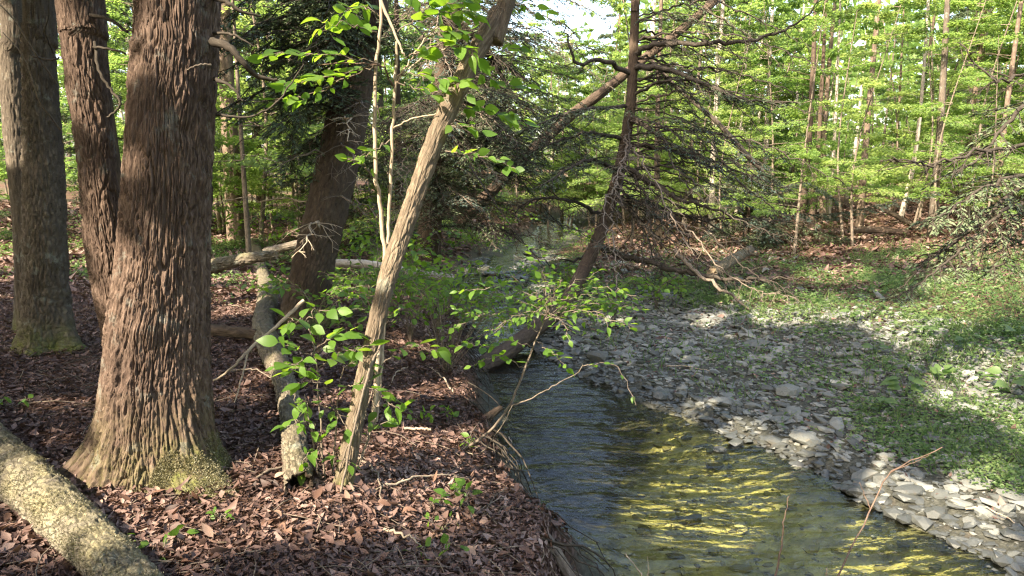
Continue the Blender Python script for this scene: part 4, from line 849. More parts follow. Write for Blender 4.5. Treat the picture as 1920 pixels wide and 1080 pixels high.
def scatter(n, xr, yr, kinds, name, label, group, smin, smax, mgn=1.2, minpx=None, tries=40, rg=None):
    rg = rg or rng; done = []; made = []
    for q in range(n):
        for _ in range(tries):
            y = rg.uniform(*yr); hw = 0.78*y+3
            x = rg.uniform(max(xr[0], -hw), min(xr[1], hw)) if xr[0] < min(xr[1], hw) else rg.uniform(*xr)
            if creek_free(x, y, mgn) and all((x-a)**2+(y-c_)**2 > 1.2 for a, c_ in done): break
        done.append((x, y)); k = kinds[q % len(kinds)]
        made.append(bg_tree(k[0], k[1], x, y, rg.uniform(smin, smax), label, group, name, lean=(rg.normal(0, .03), rg.normal(0, .03))))
    relabel(made, label)
scatter(40, (2.5, 30), (20, 46), [('pole', 0), ('tall', 0), ('pole', 1), ('pole', 3), ('pole', 4), ('pole', 0)], 'wood_tree', 'slender sunlit trunk', 'trunks in the wood beyond the right bank', .5, .95)
scatter(22, (-30, -1.5), (16, 46), [('tall', 1), ('pole', 1), ('hemlock', 0), ('pole', 2), ('pole', 0)], 'wood_tree', 'shaded background trunk', 'trunks in the wood behind the left bank', .8, 1.2)
scatter(110, (2.6, 32), (19.3, 44), [('sapling', i) for i in range(5)], 'understory_tree', 'young layered lime-leaved tree', 'young leafy trees in the right wood', .75, 1.3, 1.6)
scatter(48, (-24, -1.2), (12.5, 40), [('sapling', i) for i in range(5)], 'understory_tree', 'young leafy tree', 'young leafy trees behind the left bank', .7, 1.2, 1.6)
scatter(9, (4.5, 13), (14.5, 19), [('sapling', i) for i in (3, 0, 2, 4)], 'understory_tree', 'slight leafy tree', 'slight leafy trees in front of the right wood', .5, .85, 1.0)
scatter(9, (-2.5, 5), (26, 33), [('sapling', i) for i in (1, 2, 0)], 'creekside_tree', 'tall creekside tree', 'leafy trees leaning over the far creek', .85, 1.05, -1.0)
scatter(16, (-9, -1.8), (13, 27), [('sapling', i) for i in range(5)], 'understory_tree', 'slight young tree', 'slight leafy trees behind the crossing log', .5, .95, 1.0)
scatter(34, (-6, 10), (27, 44), [('sapling', 0), ('sapling', 2), ('sapling', 1), ('sapling', 4)], 'creekside_tree', 'distant leafy tree', 'trees over the far creek', .8, 1.1, -1.0)
scatter(8, (-4, 12), (44, 60), [('tall', 0), ('tall', 2), ('tall', 1)], 'creekside_tree', 'tall distant tree', 'tall trees far beyond the creek', .55, .75, -1.0)
scatter(7, (4, 22), (25, 40), [('hemlock', 0), ('hemlock', 1)], 'hemlock_tree', 'dark conifer', 'dark conifers deep in the right wood', .6, .95, 1.0)
scatter(9, (-14, -2.2), (12.5, 24), [('hemlock', 0), ('hemlock', 1)], 'hemlock_tree', 'dark background hemlock', 'hemlocks behind the left bank', .7, 1.0, 1.0)

# far wood that reads as one mass, all the way round
r = np.random.default_rng(5); n = 90000
az = r.uniform(0, 2*math.pi, n); rr = r.uniform(52, 85, n); x, y = rr*np.sin(az), 8+rr*np.cos(az)
cl = fbm(az*14, rr*0.12, 0, 3, 91); hmax = 19+9*fbm(az*5, rr*0, 0, 3, 95)
z = r.random(n)**0.9*hmax; azs = (az+math.pi) % (2*math.pi) - math.pi; keep = (cl > -0.3) & ~((azs > -0.05) & (azs < 0.15) & (z > 11+3*cl) & (r.random(n) > .06)) ; P = np.stack([x, y, terrain(x, y)+z], -1)[keep]; n = len(P)
V, F, r_ = rhombs(P, r.normal(0, 1, (n, 3)), nrm(np.array([0, -.3, 1.0])+r.normal(0, .5, (n, 3))), r.uniform(.5, 1.2, n), r.uniform(.35, .8, n), r)
tag(put('far_woods', V, F, M['leaf_wood'], attrs={'rnd': r_}), kind='stuff')

# trees beside and behind the viewer whose crowns shade the bank and the creek
for q, (x, y, h0, h1, nb, l0) in enumerate([(-6.2, 2.6, 5.5, 12, 44, 3.4), (-9.5, -1.0, 6, 13, 46, 3.8), (-5.0, -3.2, 6, 13, 46, 3.6), (-12.5, 3.2, 6, 13, 46, 3.8), (-9.0, 5.2, 5, 11, 36, 3.0), (-13, -4.5, 7, 14, 44, 4.0), (-2.6, -4.6, 5, 10, 34, 2.8), (-7.6, -6.4, 7, 14, 40, 3.6), (-3.0, -1.2, 6, 11, 34, 2.8), (0.6, -5.2, 6, 12, 36, 3.0), (-6.0, -8.5, 8, 15, 40, 3.6), (-1.5, -9.0, 8, 15, 40, 3.6)]):
    t = thing('canopy_tree', 'tall tree standing on the bank behind the viewer', 'tree', (x, y, ground_z(x, y)), 'trees on the bank behind the viewer')
    V, F, bk = tube(np.array([[x, y, -.3], [x+.1, y, 4], [x-.1, y+.2, h1]]), [.26, .2, .05], 14); put('trunk', V, F, M['bark_grey'], t, attrs={'bk': bk})
    st, dr, Ls = branch_set(h0, h1, nb, l0, l0*.4, 0.1, rng, x, y); P, D, NN, Lf, Wf = crown_leaves(st, dr, Ls, 190, 0.42, 0.36, 0.6, rng, 0.05, 0.15, 0.5)
    k = sun_cull(P); V, F, r_ = rhombs(P[k], D[k], NN[k], Lf[k], Wf[k], rng); put('crown', V, F, M['leaf_canopy'], t, attrs={'rnd': r_})

# ------------------------------------------------------------------ saplings in front: every leaf a part
LEAF = [leaf_mesh('leaf', M['leaf_near'], c_, f_, w_) for c_, f_, w_ in ((.10, .08, .30), (.26, .18, .25), (.05, .04, .34), (-.06, .12, .28), (.20, .02, .31))]
def leaf_at(parent, p, d, n, size, me=None):
    o = bpy.data.objects.new('leaf', me or LEAF[rng.integers(5)]); COL.objects.link(o); o.parent = parent
    d = nrm(np.asarray(d, float)); n = np.asarray(n, float); y = nrm(np.cross(n, d)); z = np.cross(d, y)
    q = np.asarray(p)-LOC[parent]
    o.matrix_basis = Matrix(((d[0]*size, y[0]*size, z[0]*size, q[0]), (d[1]*size, y[1]*size, z[1]*size, q[1]), (d[2]*size, y[2]*size, z[2]*size, q[2]), (0, 0, 0, 1)))
def spray(parent, pts, n, size, r0=0.004, mat='twig', side=0.6, f0=0.15, twigs=True, tilt=.55, world=False):
    n = int(n*1.35); size = size*1.12
    P = resample(pts if world else pxpts(pts), 16, 0.008, rng); T = nrm(np.gradient(P, axis=0))
    V, F, bk = tube(P, np.linspace(r0, .0016, 16), 5); b_ = Batch(); b_.add(V, F, bk); s = 1; L = np.linalg.norm(np.diff(P, axis=0), axis=1).sum()
    for q in range(n):
        f = f0 + (1-f0)*(q+.5+rng.normal(0, .25))/n; f = min(max(f, .02), 1); i = min(int(f*15), 14); p = P[i] + (P[i+1]-P[i])*(f*15-i); s = -s
        sd = nrm(np.cross(T[i], [0, 0, 1.0])); dd = nrm(T[i]*rng.uniform(.3, .9) + sd*s*rng.uniform(.5, 1.1) + np.array([0, 0, rng.normal(-.08, .2)]))
        if q >= n-2: dd = nrm(T[i] + sd*s*.3 + np.array([0, 0, -.1]))
        tw = rng.uniform(.15, .9)*side*size if twigs else .2*size
        e = p + dd*tw; b_.add(*tube(np.array([p, e]), [.0016, .001], 3))
        leaf_at(parent, e, dd + rng.normal(0, .2, 3), np.array([0, 0, 1.0]) + rng.normal(0, tilt, 3), size*rng.uniform(.45, 1.2))
    return b_.put('twig', M[mat], parent)
# tall two-stemmed sapling beside the slim trunk
b = on(705, 760); b[1] = 3.95; b[2] = ground_z(b[0], b[1])
s1 = thing('sapling', 'tall thin two-stemmed sapling with lime leaves in front of the dark leaning tree', 'sapling', b)
branch(s1, [(700, 790, 3.95), (712, 640, 4.0), (722, 500, 4.05), (716, 420, 4.05), (706, 330, 4.05), (702, 230, 4.05), (706, 120, 4.05), (714, 40, 4.05), (712, -30, 4.05)], .0145, .008, 'pale_twig', 40, name='stem')
branch(s1, [(705, 790, 3.97), (718, 640, 4.02), (724, 500, 4.06), (730, 400, 4.06), (736, 260, 4.06), (742, 150, 4.06), (744, 80, 4.06)], .0125, .007, 'pale_twig', 40, name='stem')
branch(s1, [(741, 165, 4.06), (728, 145, 4.04), (718, 125, 4.0), (660, 118, 3.95), (600, 122, 3.9)], .006, .003, 'red_twig')
branch(s1, [(742, 150, 4.06), (765, 120, 4.05), (800, 70, 4.05), (830, 45, 4.05)], .007, .003, 'pale_twig')
branch(s1, [(742, 160, 4.06), (755, 140, 4.06), (790, 110, 4.1), (840, 90, 4.15)], .006, .003, 'pale_twig')
branch(s1, [(714, 0, 4.05), (735, 50, 4.03), (752, 90, 4.0), (758, 105, 4.0)], .009, .004, 'pale_twig')
branch(s1, [(738, 240, 4.06), (775, 222, 4.0), (820, 214, 3.95)], .005, .003, 'pale_twig')
for pts, n, sz in [
        ([(712, 120, 4.0), (640, 105, 3.9), (570, 100, 3.85), (500, 100, 3.8)], 22, .085), ([(700, 125, 4.0), (650, 135, 4.1), (590, 150, 4.15), (530, 160, 4.2)], 18, .085),
        ([(706, 60, 4.05), (670, 50, 3.9), (630, 42, 3.85), (600, 60, 3.8)], 15, .085), ([(712, 30, 4.05), (680, 15, 4.1), (640, 20, 4.1)], 12, .085),
        ([(710, 120, 4.0), (620, 160, 4.2), (560, 185, 4.2), (505, 190, 4.2)], 16, .08), ([(760, 110, 4.05), (800, 90, 4.0), (850, 80, 3.95), (890, 100, 3.95)], 18, .09),
        ([(745, 60, 4.05), (790, 30, 4.0), (840, 20, 4.0), (890, 25, 4.0)], 20, .095), ([(800, 70, 4.05), (840, 60, 4.0), (880, 55, 3.95)], 12, .09),
        ([(750, 140, 4.06), (800, 140, 4.0), (840, 150, 3.95), (870, 165, 3.95)], 14, .08), ([(745, 155, 4.06), (790, 165, 4.0), (830, 178, 3.95)], 10, .07),
        ([(720, -20, 4.05), (780, -10, 4.0), (830, 5, 4.0), (870, 5, 4.0)], 14, .09), ([(735, 260, 4.06), (690, 290, 3.95), (650, 300, 3.9)], 7, .07),
        ([(722, 460, 4.05), (760, 470, 3.9), (800, 480, 3.85)], 8, .06), ([(700, 330, 4.05), (675, 305, 3.95), (650, 300, 3.9)], 5, .06)]:
    spray(s1, pts, n, sz)
for pts, n, sz in [([(880, 130, 4.15), (930, 150, 4.2), (980, 165, 4.25)], 13, .075), ([(845, 200, 4.05), (890, 205, 4.1), (935, 215, 4.15), (970, 222, 4.2)], 18, .075), ([(820, 280, 4.0), (870, 285, 3.9), (920, 298, 3.85), (968, 316, 3.8)], 17, .065),
                   ([(930, 20, 4.3), (970, 10, 4.3), (1010, 20, 4.4)], 9, .08), ([(870, 150, 4.1), (920, 100, 4.3), (985, 90, 4.4)], 8, .075), ([(830, 230, 4.0), (860, 235, 3.95), (900, 240, 3.95)], 9, .065)]:
    spray(tL, pts, n, sz)
# shrub at the foot of the slim trunk
b = on(615, 930)
s2 = thing('shrub', 'many-stemmed leafy shrub at the foot of the slim tan trunk', 'shrub', b)
for rows, r0 in [([(612, 935, 3.6), (606, 860, 3.6), (598, 760, 3.65), (590, 660, 3.7), (575, 600, 3.75)], .006), ([(620, 935, 3.62), (625, 860, 3.65), (632, 770, 3.7), (640, 700, 3.75)], .006), ([(640, 935, 3.7), (665, 840, 3.75), (690, 760, 3.8), (710, 690, 3.85)], .007),
                 ([(650, 930, 3.7), (680, 850, 3.75), (706, 780, 3.8), (716, 700, 3.85)], .006), ([(605, 930, 3.6), (595, 870, 3.55), (582, 800, 3.5), (570, 740, 3.5)], .005), ([(630, 935, 3.55), (640, 870, 3.5), (668, 800, 3.45)], .005), ([(655, 930, 3.72), (672, 880, 3.8), (690, 820, 3.85), (700, 740, 3.9)], .005)]:
    branch(s2, rows, r0, .003, 'twig', 20, 5, .008, 'stem')
for pts, n, sz in [([(590, 670, 3.7), (560, 655, 3.6), (525, 645, 3.55)], 8, .085), ([(590, 660, 3.7), (610, 640, 3.6), (650, 625, 3.6)], 8, .085), ([(600, 740, 3.65), (570, 760, 3.55), (545, 740, 3.5)], 7, .075), ([(632, 740, 3.7), (660, 720, 3.6), (700, 730, 3.55), (740, 760, 3.5)], 10, .08),
                   ([(600, 760, 3.65), (630, 770, 3.6), (650, 800, 3.55)], 8, .075), ([(606, 840, 3.6), (580, 850, 3.5), (565, 870, 3.5)], 7, .065), ([(598, 700, 3.65), (570, 690, 3.6), (545, 700, 3.55)], 6, .075), ([(640, 700, 3.75), (665, 680, 3.7), (690, 690, 3.65)], 7, .075),
                   ([(575, 610, 3.75), (560, 600, 3.7), (540, 605, 3.6)], 6, .08), ([(625, 860, 3.65), (640, 850, 3.55), (655, 870, 3.5)], 6, .06), ([(710, 700, 3.85), (745, 655, 3.8), (790, 650, 3.75), (815, 660, 3.75)], 9, .085), ([(700, 760, 3.82), (730, 760, 3.7), (760, 770, 3.7)], 6, .07), ([(582, 800, 3.5), (560, 790, 3.45), (545, 800, 3.4)], 5, .06), ([(600, 690, 3.7), (640, 660, 3.6), (690, 650, 3.55)], 9, .08), ([(590, 660, 3.7), (560, 680, 3.5), (530, 690, 3.45)], 8, .08), ([(632, 770, 3.7), (600, 720, 3.5), (560, 715, 3.45)], 8, .08), ([(665, 840, 3.75), (700, 800, 3.7), (735, 790, 3.6)], 7, .065), ([(575, 600, 3.75), (600, 580, 3.7), (640, 590, 3.65)], 7, .075), ([(606, 860, 3.6), (590, 800, 3.5), (560, 770, 3.4)], 7, .06)]:
    spray(s2, pts, n, sz, .003)
# sapling leaning out over the pool
b = on(845, 850)
s3 = thing('sapling', 'thin sapling with bright leaves leaning out over the pool from the left bank', 'sapling', b)
branch(s3, [(848, 850, 4.55), (905, 820, 4.5), (950, 770, 4.5), (975, 715, 4.5), (1000, 650, 4.5), (1025, 595, 4.5), (1035, 560, 4.5)], .010, .004, 'twig', 30, name='stem')
branch(s3, [(955, 762, 4.5), (1000, 745, 4.45), (1040, 722, 4.4), (1085, 698, 4.4)], .005, .002, 'twig')
branch(s3, [(870, 845, 4.5), (900, 850, 4.4), (940, 800, 4.3), (960, 760, 4.3)], .004, .002, 'twig')
for pts, n, sz in [([(1000, 650, 4.5), (960, 640, 4.4), (910, 650, 4.35), (860, 645, 4.3)], 14, .095), ([(985, 690, 4.5), (940, 670, 4.35), (890, 680, 4.3)], 9, .085), ([(1005, 640, 4.5), (1040, 665, 4.4), (1065, 690, 4.4)], 9, .085), ([(1010, 620, 4.5), (960, 600, 4.4), (900, 590, 4.35), (850, 585, 4.3)], 12, .085), ([(1020, 600, 4.5), (1080, 585, 4.45), (1140, 600, 4.4), (1180, 615, 4.4)], 13, .08),
                   ([(1030, 575, 4.5), (1080, 545, 4.5), (1140, 540, 4.45), (1190, 555, 4.4)], 14, .08), ([(1030, 570, 4.5), (980, 545, 4.45), (920, 540, 4.4), (860, 548, 4.35)], 14, .08), ([(1035, 560, 4.5), (1020, 520, 4.6), (980, 500, 4.6)], 8, .07), ([(1085, 698, 4.4), (1105, 680, 4.4), (1160, 690, 4.4), (1190, 760, 4.3)], 6, .065)]:
    spray(s3, pts, n, sz*.72, .003)
for tx, ty in [(960, 530), (1010, 500), (1060, 520), (1110, 545), (1150, 570), (1180, 600), (1090, 590), (1040, 560), (1130, 620), (980, 580), (1200, 560), (930, 620), (1070, 640), (880, 650), (900, 560), (1120, 500), (1000, 460), (850, 600)]:
    q0 = W(1028, 590, 4.5); e = W(tx+rng.normal(0, 12), ty+rng.normal(0, 10), 4.5+rng.uniform(-.5, .7)); spray(s3, [q0, q0*.5+e*.5+[0, 0, .05], e], 13, .046, .0022, f0=.2, world=True, side=1.6)
for q, (bx, by, Yb, targets, lab) in enumerate([
        (835, 700, 6.2, [(760, 520), (800, 545), (850, 520), (880, 560), (930, 545), (760, 590), (900, 600), (850, 620), (960, 590), (940, 510), (820, 580), (990, 560)], 'wide-spreading sapling with small green leaves in front of the narrow creek'),
        (745, 600, 6.6, [(660, 480), (700, 455), (760, 440), (800, 470), (690, 520), (830, 500), (640, 530), (740, 500), (680, 570)], 'green sapling spreading behind the slim trunk at its bend')]):
    b = on(bx, by); b[1] = min(b[1], Yb+.8); b[2] = ground_z(b[0], b[1]); t = thing('sapling', lab, 'sapling', b)
    for tx, ty in targets + [(a_+rng.normal(0, 38), c2+rng.normal(0, 26)) for a_, c2 in targets]:
        e = W(tx, ty, b[1]+rng.uniform(-.6, .5)); mid = b*.45 + e*.55; mid[2] = b[2]*.35 + e[2]*.65 + .12
        spray(t, [b, mid, e*.8+mid*.2+[0, 0, .05], e+[rng.normal(0, .1), 0, -.02]], 15, .055, .004, f0=.35, world=True, side=1.6)
# other leafy saplings of the middle distance on the left bank
for q, (px, py, hgt, lab, nsp) in enumerate([
        (770, 640, .85, 'leafy green seedling clump on the left bank right of the slim trunk', 13), (850, 600, .8, 'broad leafy shrub at the bend of the left bank above the dark creek log', 15), (690, 560, .7, 'leafy shrub between the dark leaning tree and the slim trunk', 12),
        (620, 530, 1.0, 'bright leafy shrub just behind the dark leaning tree', 13), (530, 590, .6, 'small leafy shrub beside the bend of the crooked log', 9), (600, 650, .6, 'low leafy shrub at the foot of the dark leaning tree', 10),
        (1150, 620, .7, 'leafy shrub at the top of the gravel bar below the curved hemlock', 13), (1230, 580, .55, 'bright green bush on the right bank below the long bare branch', 11), (760, 520, .9, 'broad-leaved shrub left of the hanging boughs by the far creek', 12), (500, 470, .9, 'fern-green shrub behind the crossing log', 12), (1060, 560, .6, 'leafy plant on the spit in the middle of the creek', 11), (820, 650, .75, 'leafy shrub at the left bank edge just before the dark creek log', 14), (730, 590, .6, 'small leafy shrub right against the slim trunk at mid height', 11), (1090, 470, .7, 'leafy weed clump at the foot of the curved hemlock', 12), (900, 480, .8, 'leafy weed clump on the left side of the far creek', 13), (960, 440, .9, 'leafy bush where the far creek disappears', 13)]):
    b = on(px, py); t = thing('leafy_shrub', lab, 'shrub', b); far = b[1]/5.5
    for k2 in range(int(nsp*1.35)):
        a = rng.uniform(0, 6.28); h = hgt*rng.uniform(.35, 1); p0 = b + np.array([0, 0, -.02]); p1 = b + np.array([math.cos(a)*.12*hgt, math.sin(a)*.12*hgt, h*.7]); p2 = b + np.array([math.cos(a)*.55*hgt, math.sin(a)*.45*hgt, h]); p3 = b + np.array([math.cos(a)*.95*hgt, math.sin(a)*.8*hgt, h*.92])
        spray(t, [p0, p1, p2, p3], 9, .075*max(.9, far**.25), .004, f0=.3, world=True)
# seedling sprigs on the bank
for px, py, n, sz, lab in [(880, 945, 16, .055, 'small bright green sprig at the edge of the left bank above the bare root'), (790, 800, 12, .05, 'low sprig of green leaves on the leaf litter left of the broken stub'), (845, 790, 12, .05, 'low sprig of green leaves near the broken stub on the bank'), (880, 850, 10, .05, 'sprig of pointed leaves hanging over the bank beside the pool'), (820, 1010, 9, .04, 'tiny dark green seedling on the near bank litter'), (800, 960, 9, .045, 'tiny seedling on the litter left of the bright sprig'),
                           (235, 905, 7, .035, 'tiny pale seedling at the foot of the massive trunk'), (420, 985, 5, .035, 'lone small green seedling in the lit patch of litter'), (300, 1045, 4, .05, 'dark green seedling beside the mossy log'), (30, 770, 6, .05, 'small green seedling at the left edge beside the mossy log'), (810, 1060, 8, .05, 'green sprig at the bottom of the near bank')]:
    b = on(px, py); t = thing('seedling', lab, 'seedling', b)
    for k2 in range(max(2, n//4)):
        a = rng.uniform(0, 6.28); L = sz*rng.uniform(1.2, 2.6)
        spray(t, [b-[0, 0, .01], b+np.array([math.cos(a)*L*.5, math.sin(a)*L*.5, sz*1.6]), b+np.array([math.cos(a)*L, math.sin(a)*L, sz*rng.uniform(1.2, 2.2)])], 4, sz, .0025, world=True)

# ------------------------------------------------------------------ sticks
def stick(name, label, rows, r0, r1, mat, forks=()):
    pts = pxpts(rows); t = thing(name, label, 'stick', pts[0]); branch(t, rows, r0, r1, mat, 24, 7, .006, 'stem')
    for f in forks: branch(t, f, r1*1.1, r1*.5, mat, 12, 5, .004, 'fork')
    return t
stick('pale_stick', 'pale forked stick propped against the crooked log', [(570, 563, 5.0), (520, 610, 4.9), (475, 648, 4.8), (440, 685, 4.7), (400, 715, 4.7)], .014, .007, 'pale_twig', [[(466, 655, 4.8), (455, 700, 4.7), (440, 755, 4.6)]])
stick('bare_twig', 'long reddish bare twig rising in front of the pool from below the frame', [(1555, 1110, 2.9), (1590, 1040, 3.0), (1640, 940, 3.15), (1665, 892, 3.2), (1700, 868, 3.2), (1766, 840, 3.2)], .0042, .0024, 'red_twig', [[(1670, 886, 3.2), (1710, 868, 3.15), (1742, 855, 3.1)], [(1632, 955, 3.15), (1622, 930, 3.2), (1612, 905, 3.2)]])
stick('bare_twig', 'short reddish twig standing in front of the water left of the long bare twig', [(1440, 1130, 2.9), (1462, 1040, 3.0), (1470, 985, 3.0), (1478, 930, 3.0)], .005, .002, 'red_twig')
stick('bare_twig', 'stubby pale twig tips poking up at the bottom edge before the pool', [(1215, 1120, 2.9), (1200, 1075, 2.9), (1172, 1035, 2.9)], .004, .002, 'pale_twig', [[(1212, 1100, 2.9), (1216, 1070, 2.9), (1214, 1042, 2.9)]])
stick('bare_twig', 'single short twig tip at the bottom edge between the reddish twigs', [(1545, 1130, 2.85), (1550, 1090, 2.85), (1548, 1062, 2.85)], .004, .002, 'pale_twig')
stick('white_stick', 'short white stick lying level on the bank litter', [(758, 803, 4.6), (785, 804, 4.6), (808, 805, 4.6)], .009, .007, 'pale_twig')
stick('fallen_twig', 'thin grey forked twig curving over the litter below the massive trunk', [(170, 905, 3.45), (205, 940, 3.38), (240, 968, 3.3), (300, 990, 3.22), (345, 1015, 3.15)], .006, .003, 'twig', [[(222, 955, 3.36), (235, 985, 3.26), (258, 968, 3.26)]])
stick('drooping_twig', 'long thin twig arching down the near bank below the slim trunk', [(655, 905, 3.5), (690, 980, 3.35), (740, 1050, 3.2), (790, 1120, 3.1)], .006, .004, 'twig')
for k2, (x0, y0, x1, y1) in enumerate([(925, 830, 955, 875), (935, 820, 962, 850), (700, 600, 640, 605), (770, 690, 730, 730), (480, 905, 620, 850), (120, 560, 60, 600), (430, 700, 520, 720), (700, 930, 860, 900), (660, 860, 720, 960), (850, 740, 800, 690), (420, 575, 480, 590), (1250, 690, 1330, 700), (1580, 640, 1480, 600), (1810, 960, 1900, 985), (30, 500, 130, 520), (720, 1000, 800, 1040)]):
    a, c_ = on(x0, y0, .02), on(x1, y1, .02); mid = (a+c_)/2 + np.array([0, 0, .03]) + rng.normal(0, .03, 3)*[1, 1, .3]
    P = resample([a, mid, c_], 14, .006, rng); V, F, bk = tube(P, np.linspace(.008, .003, 14), 6)
    tag(put('fallen_stick', V, F, M['pale_twig' if k2 % 2 else 'twig'], base=a, attrs={'bk': bk}), 'thin dead stick lying on the ground among litter and stones', 'stick', 'dead sticks lying on the ground')

b_ = Batch(); r = np.random.default_rng(47)
for q in range(100):
    y = r.uniform(3.3, 9.5); L, R = edges(np.array([y])); x0 = L[0] - r.uniform(.0, .45); p = np.array([x0, y, ground_z(x0, y)+.01]); x1 = L[0] + r.uniform(-.05, .25); y1 = y + r.normal(0, .3); q3 = np.array([x1, y1, max(ground_z(x1, y1), ZW-.08)+.01]); mid = (p+q3)/2 + np.array([r.uniform(0, .10), 0, r.uniform(-.02, .10)])
    b_.add(*tube(resample([p, mid, q3], 9, .008, r), np.linspace(r.uniform(.003, .011), .002, 9), 5))
tag(b_.put('bank_rootlets', M['dead_twig']), kind='stuff')
# ------------------------------------------------------------------ stones
def rock_mesh(seed, sub=2, flat=0.38):
    import bmesh
    r = np.random.default_rng(seed); bm = bmesh.new(); bmesh.ops.create_icosphere(bm, subdivisions=sub, radius=1.0)
    V = np.array([v.co[:] for v in bm.verts]); F = np.array([[v.index for v in f.verts] for f in bm.faces]); bm.free()
    for q in range(11):                                            # chop it into facets
        nrm_ = nrm(r.normal(0, 1, 3)*[1, 1, .7]); dd = r.uniform(.55, .85); over = np.clip(V @ nrm_ - dd, 0, None); V = V - over[:, None]*nrm_
    V = V*(1+0.10*vnoise(V[:, 0]*2+seed, V[:, 1]*2, V[:, 2]*2, seed)[:, None])*np.array([1, r.uniform(.55, .85), flat*r.uniform(.7, 1.2)])
    return V, F
RK = [rock_mesh(s, 2, f) for s, f in zip(range(8), (.22, .30, .18, .4, .26, .5, .2, .34))]
RKM = {k: [mesh('stone', V, F, M[k], {'rnd': np.full(len(V), .5)}, smooth=False) for V, F in RK] for k in ('stone_one', 'stone_wet')}
def stone(p, s, mat, v, label, group, name='stone', rz=None, tilt=.15, sink=.25, sxyz=(1, 1, 1)):
    o = bpy.data.objects.new(name, RKM[mat][v]); COL.objects.link(o)
    o.scale = (s*sxyz[0], s*sxyz[1], s*sxyz[2]); o.rotation_euler = (rng.normal(0, tilt), rng.normal(0, tilt), rng.uniform(0, 6.28) if rz is None else rz)
    o.location = (p[0], p[1], p[2] + s*.22*(1-sink*2)); return tag(o, label, 'stone', group); return o
NAMED = []; NLAB = []; LOOSE = []
for px, py, w, mat, v, lab, zz in [
        (1122, 678, 54, 'stone_one', 5, 'rounded grey boulder where the gravel bar meets the head of the pool', 1.2), (1478, 738, 60, 'stone_one', 3, 'largest grey stone standing proud in the middle of the gravel bar', 1.2), (1350, 758, 62, 'stone_one', 0, 'flat pale slab by the water on the left of the gravel bar', 1),
        (1470, 793, 52, 'stone_one', 2, 'smooth oval flat stone just above the water on the gravel bar', 1), (1512, 828, 62, 'stone_one', 3, 'pale angular stone beside the oval flat stone at the water', 1), (1602, 828, 44, 'stone_one', 4, 'smooth pale stone at the corner of the green plants', 1.2),
        (1512, 856, 46, 'stone_one', 1, 'pink-grey stone half in the water below the pale angular stone', 1), (1602, 928, 40, 'stone_wet', 5, 'round wet stone standing at the edge of the pool', 1.3), (1572, 920, 34, 'stone_wet', 4, 'black wet stone touching the round wet stone', 1.2), (1765, 868, 62, 'stone_one', 0, 'broad flat tan slab beside the tip of the long bare twig', 1),
        (1838, 912, 66, 'stone_one', 2, 'broad buff slab in the sun near the right edge', 1.1), (1700, 925, 60, 'stone_wet', 1, 'dark damp rock at the edge of the pool behind the long bare twig', 1.2), (1755, 965, 52, 'stone_wet', 3, 'dark wet angular rock at the water on the right', 1), (1800, 948, 46, 'stone_one', 1, 'grey stone below the broad buff slab', 1),
        (1900, 935, 60, 'stone_one', 6, 'long pale slab cut by the right edge', 1), (1348, 888, 30, 'stone_wet', 3, 'small dark stone breaking the water in the yellow pool', 1.3), (1672, 972, 22, 'stone_wet', 4, 'tiny dark stone showing above the water near the right bank', 1.2), (1368, 820, 22, 'stone_wet', 2, 'low black stone at the margin of the yellow shallows', 1),
        (920, 522, 50, 'stone_wet', 0, 'flat shiny wet stone in the far creek', 1), (1000, 480, 40, 'stone_wet', 3, 'dark stone in the middle of the far creek', 1), (950, 560, 44, 'stone_wet', 1, 'dark stone below the flat shiny stone in the creek', 1.2), (1270, 590, 40, 'stone_one', 1, 'low grey stone on the grass below the long bare branch', 1), (1025, 640, 36, 'stone_one', 4, 'pale stone at the tip of the creek log', 1),
        (1420, 648, 55, 'stone_one', 6, 'flat pale slab on the upper gravel bar below the fallen pale branch', .8), (1600, 700, 40, 'stone_one', 1, 'low flat grey stone on the upper gravel bar before the leafy plants', 1), (1550, 742, 36, 'stone_one', 4, 'flat round stone right of the largest gravel bar stone', 1), (1240, 745, 46, 'stone_wet', 3, 'dark wet stones at the left tip of the gravel bar', 1.2)]:
    p = on(px, py); s = w/2*np.dot(p-CAMP, [0, CP, -SP])/FPX*1.05; NAMED.append((p, s)); NLAB.append(lab)
    if p[2] < ZW-.02: p[2] = ZW - .01
    stone(p, s, mat, v, lab, 'stones of the creek', 'stone', rz=rng.uniform(-.5, .5), tilt=.1, sink=.15, sxyz=(1, 1, zz))
r = np.random.default_rng(17); pts = []
while len(pts) < 250:
    y = r.uniform(3.9, 12) if r.random() < .8 else r.uniform(10, 16); L, R = edges(np.array([y])); dr = r.exponential(.9)-.12
    if r.random() < .12 and y > 8: x = L[0] - r.uniform(-.1, .3)
    else: x = R[0]+dr
    if dr > 3.6 or abs(x) > .72*y+.5: continue
    if any((x-a)**2+(y-c_)**2 < (.11)**2 for a, c_ in pts): continue
    pts.append((x, y)); z = ground_z(x, y); d_ = x-R[0]; wet = d_ < .10
    s = r.uniform(.035, .10)*(1.25 if y > 8 else .9)
    wt = bool(wet and r.random() < .7); o = stone((x, y, max(z, ZW-.03)), s, 'stone_wet' if wt else 'stone_one', r.integers(8), 'flat stone on the gravel bar', 'stones on the gravel bar', 'stone'); o['wet'] = int(wt); LOOSE.append(o)
import re
SHORT = [re.split(r' (?:where|in the|by the|just|at the|beside|half|standing|cut|breaking|showing|below|touching|near|on the|right of|above) ', l_)[0] for l_ in NLAB]
taken = {}
for o in LOOSE:
    p = np.array(o.location); d = [np.hypot(*(p-q)[:2]) if SHORT.count(sh) == 1 else 99 for (q, _), sh in zip(NAMED, SHORT)]; k = int(np.argmin(d))
    side = 'left' if p[0] < NAMED[k][0][0] else 'right'; taken.setdefault((k, side, o['wet']), []).append((d[k], o))
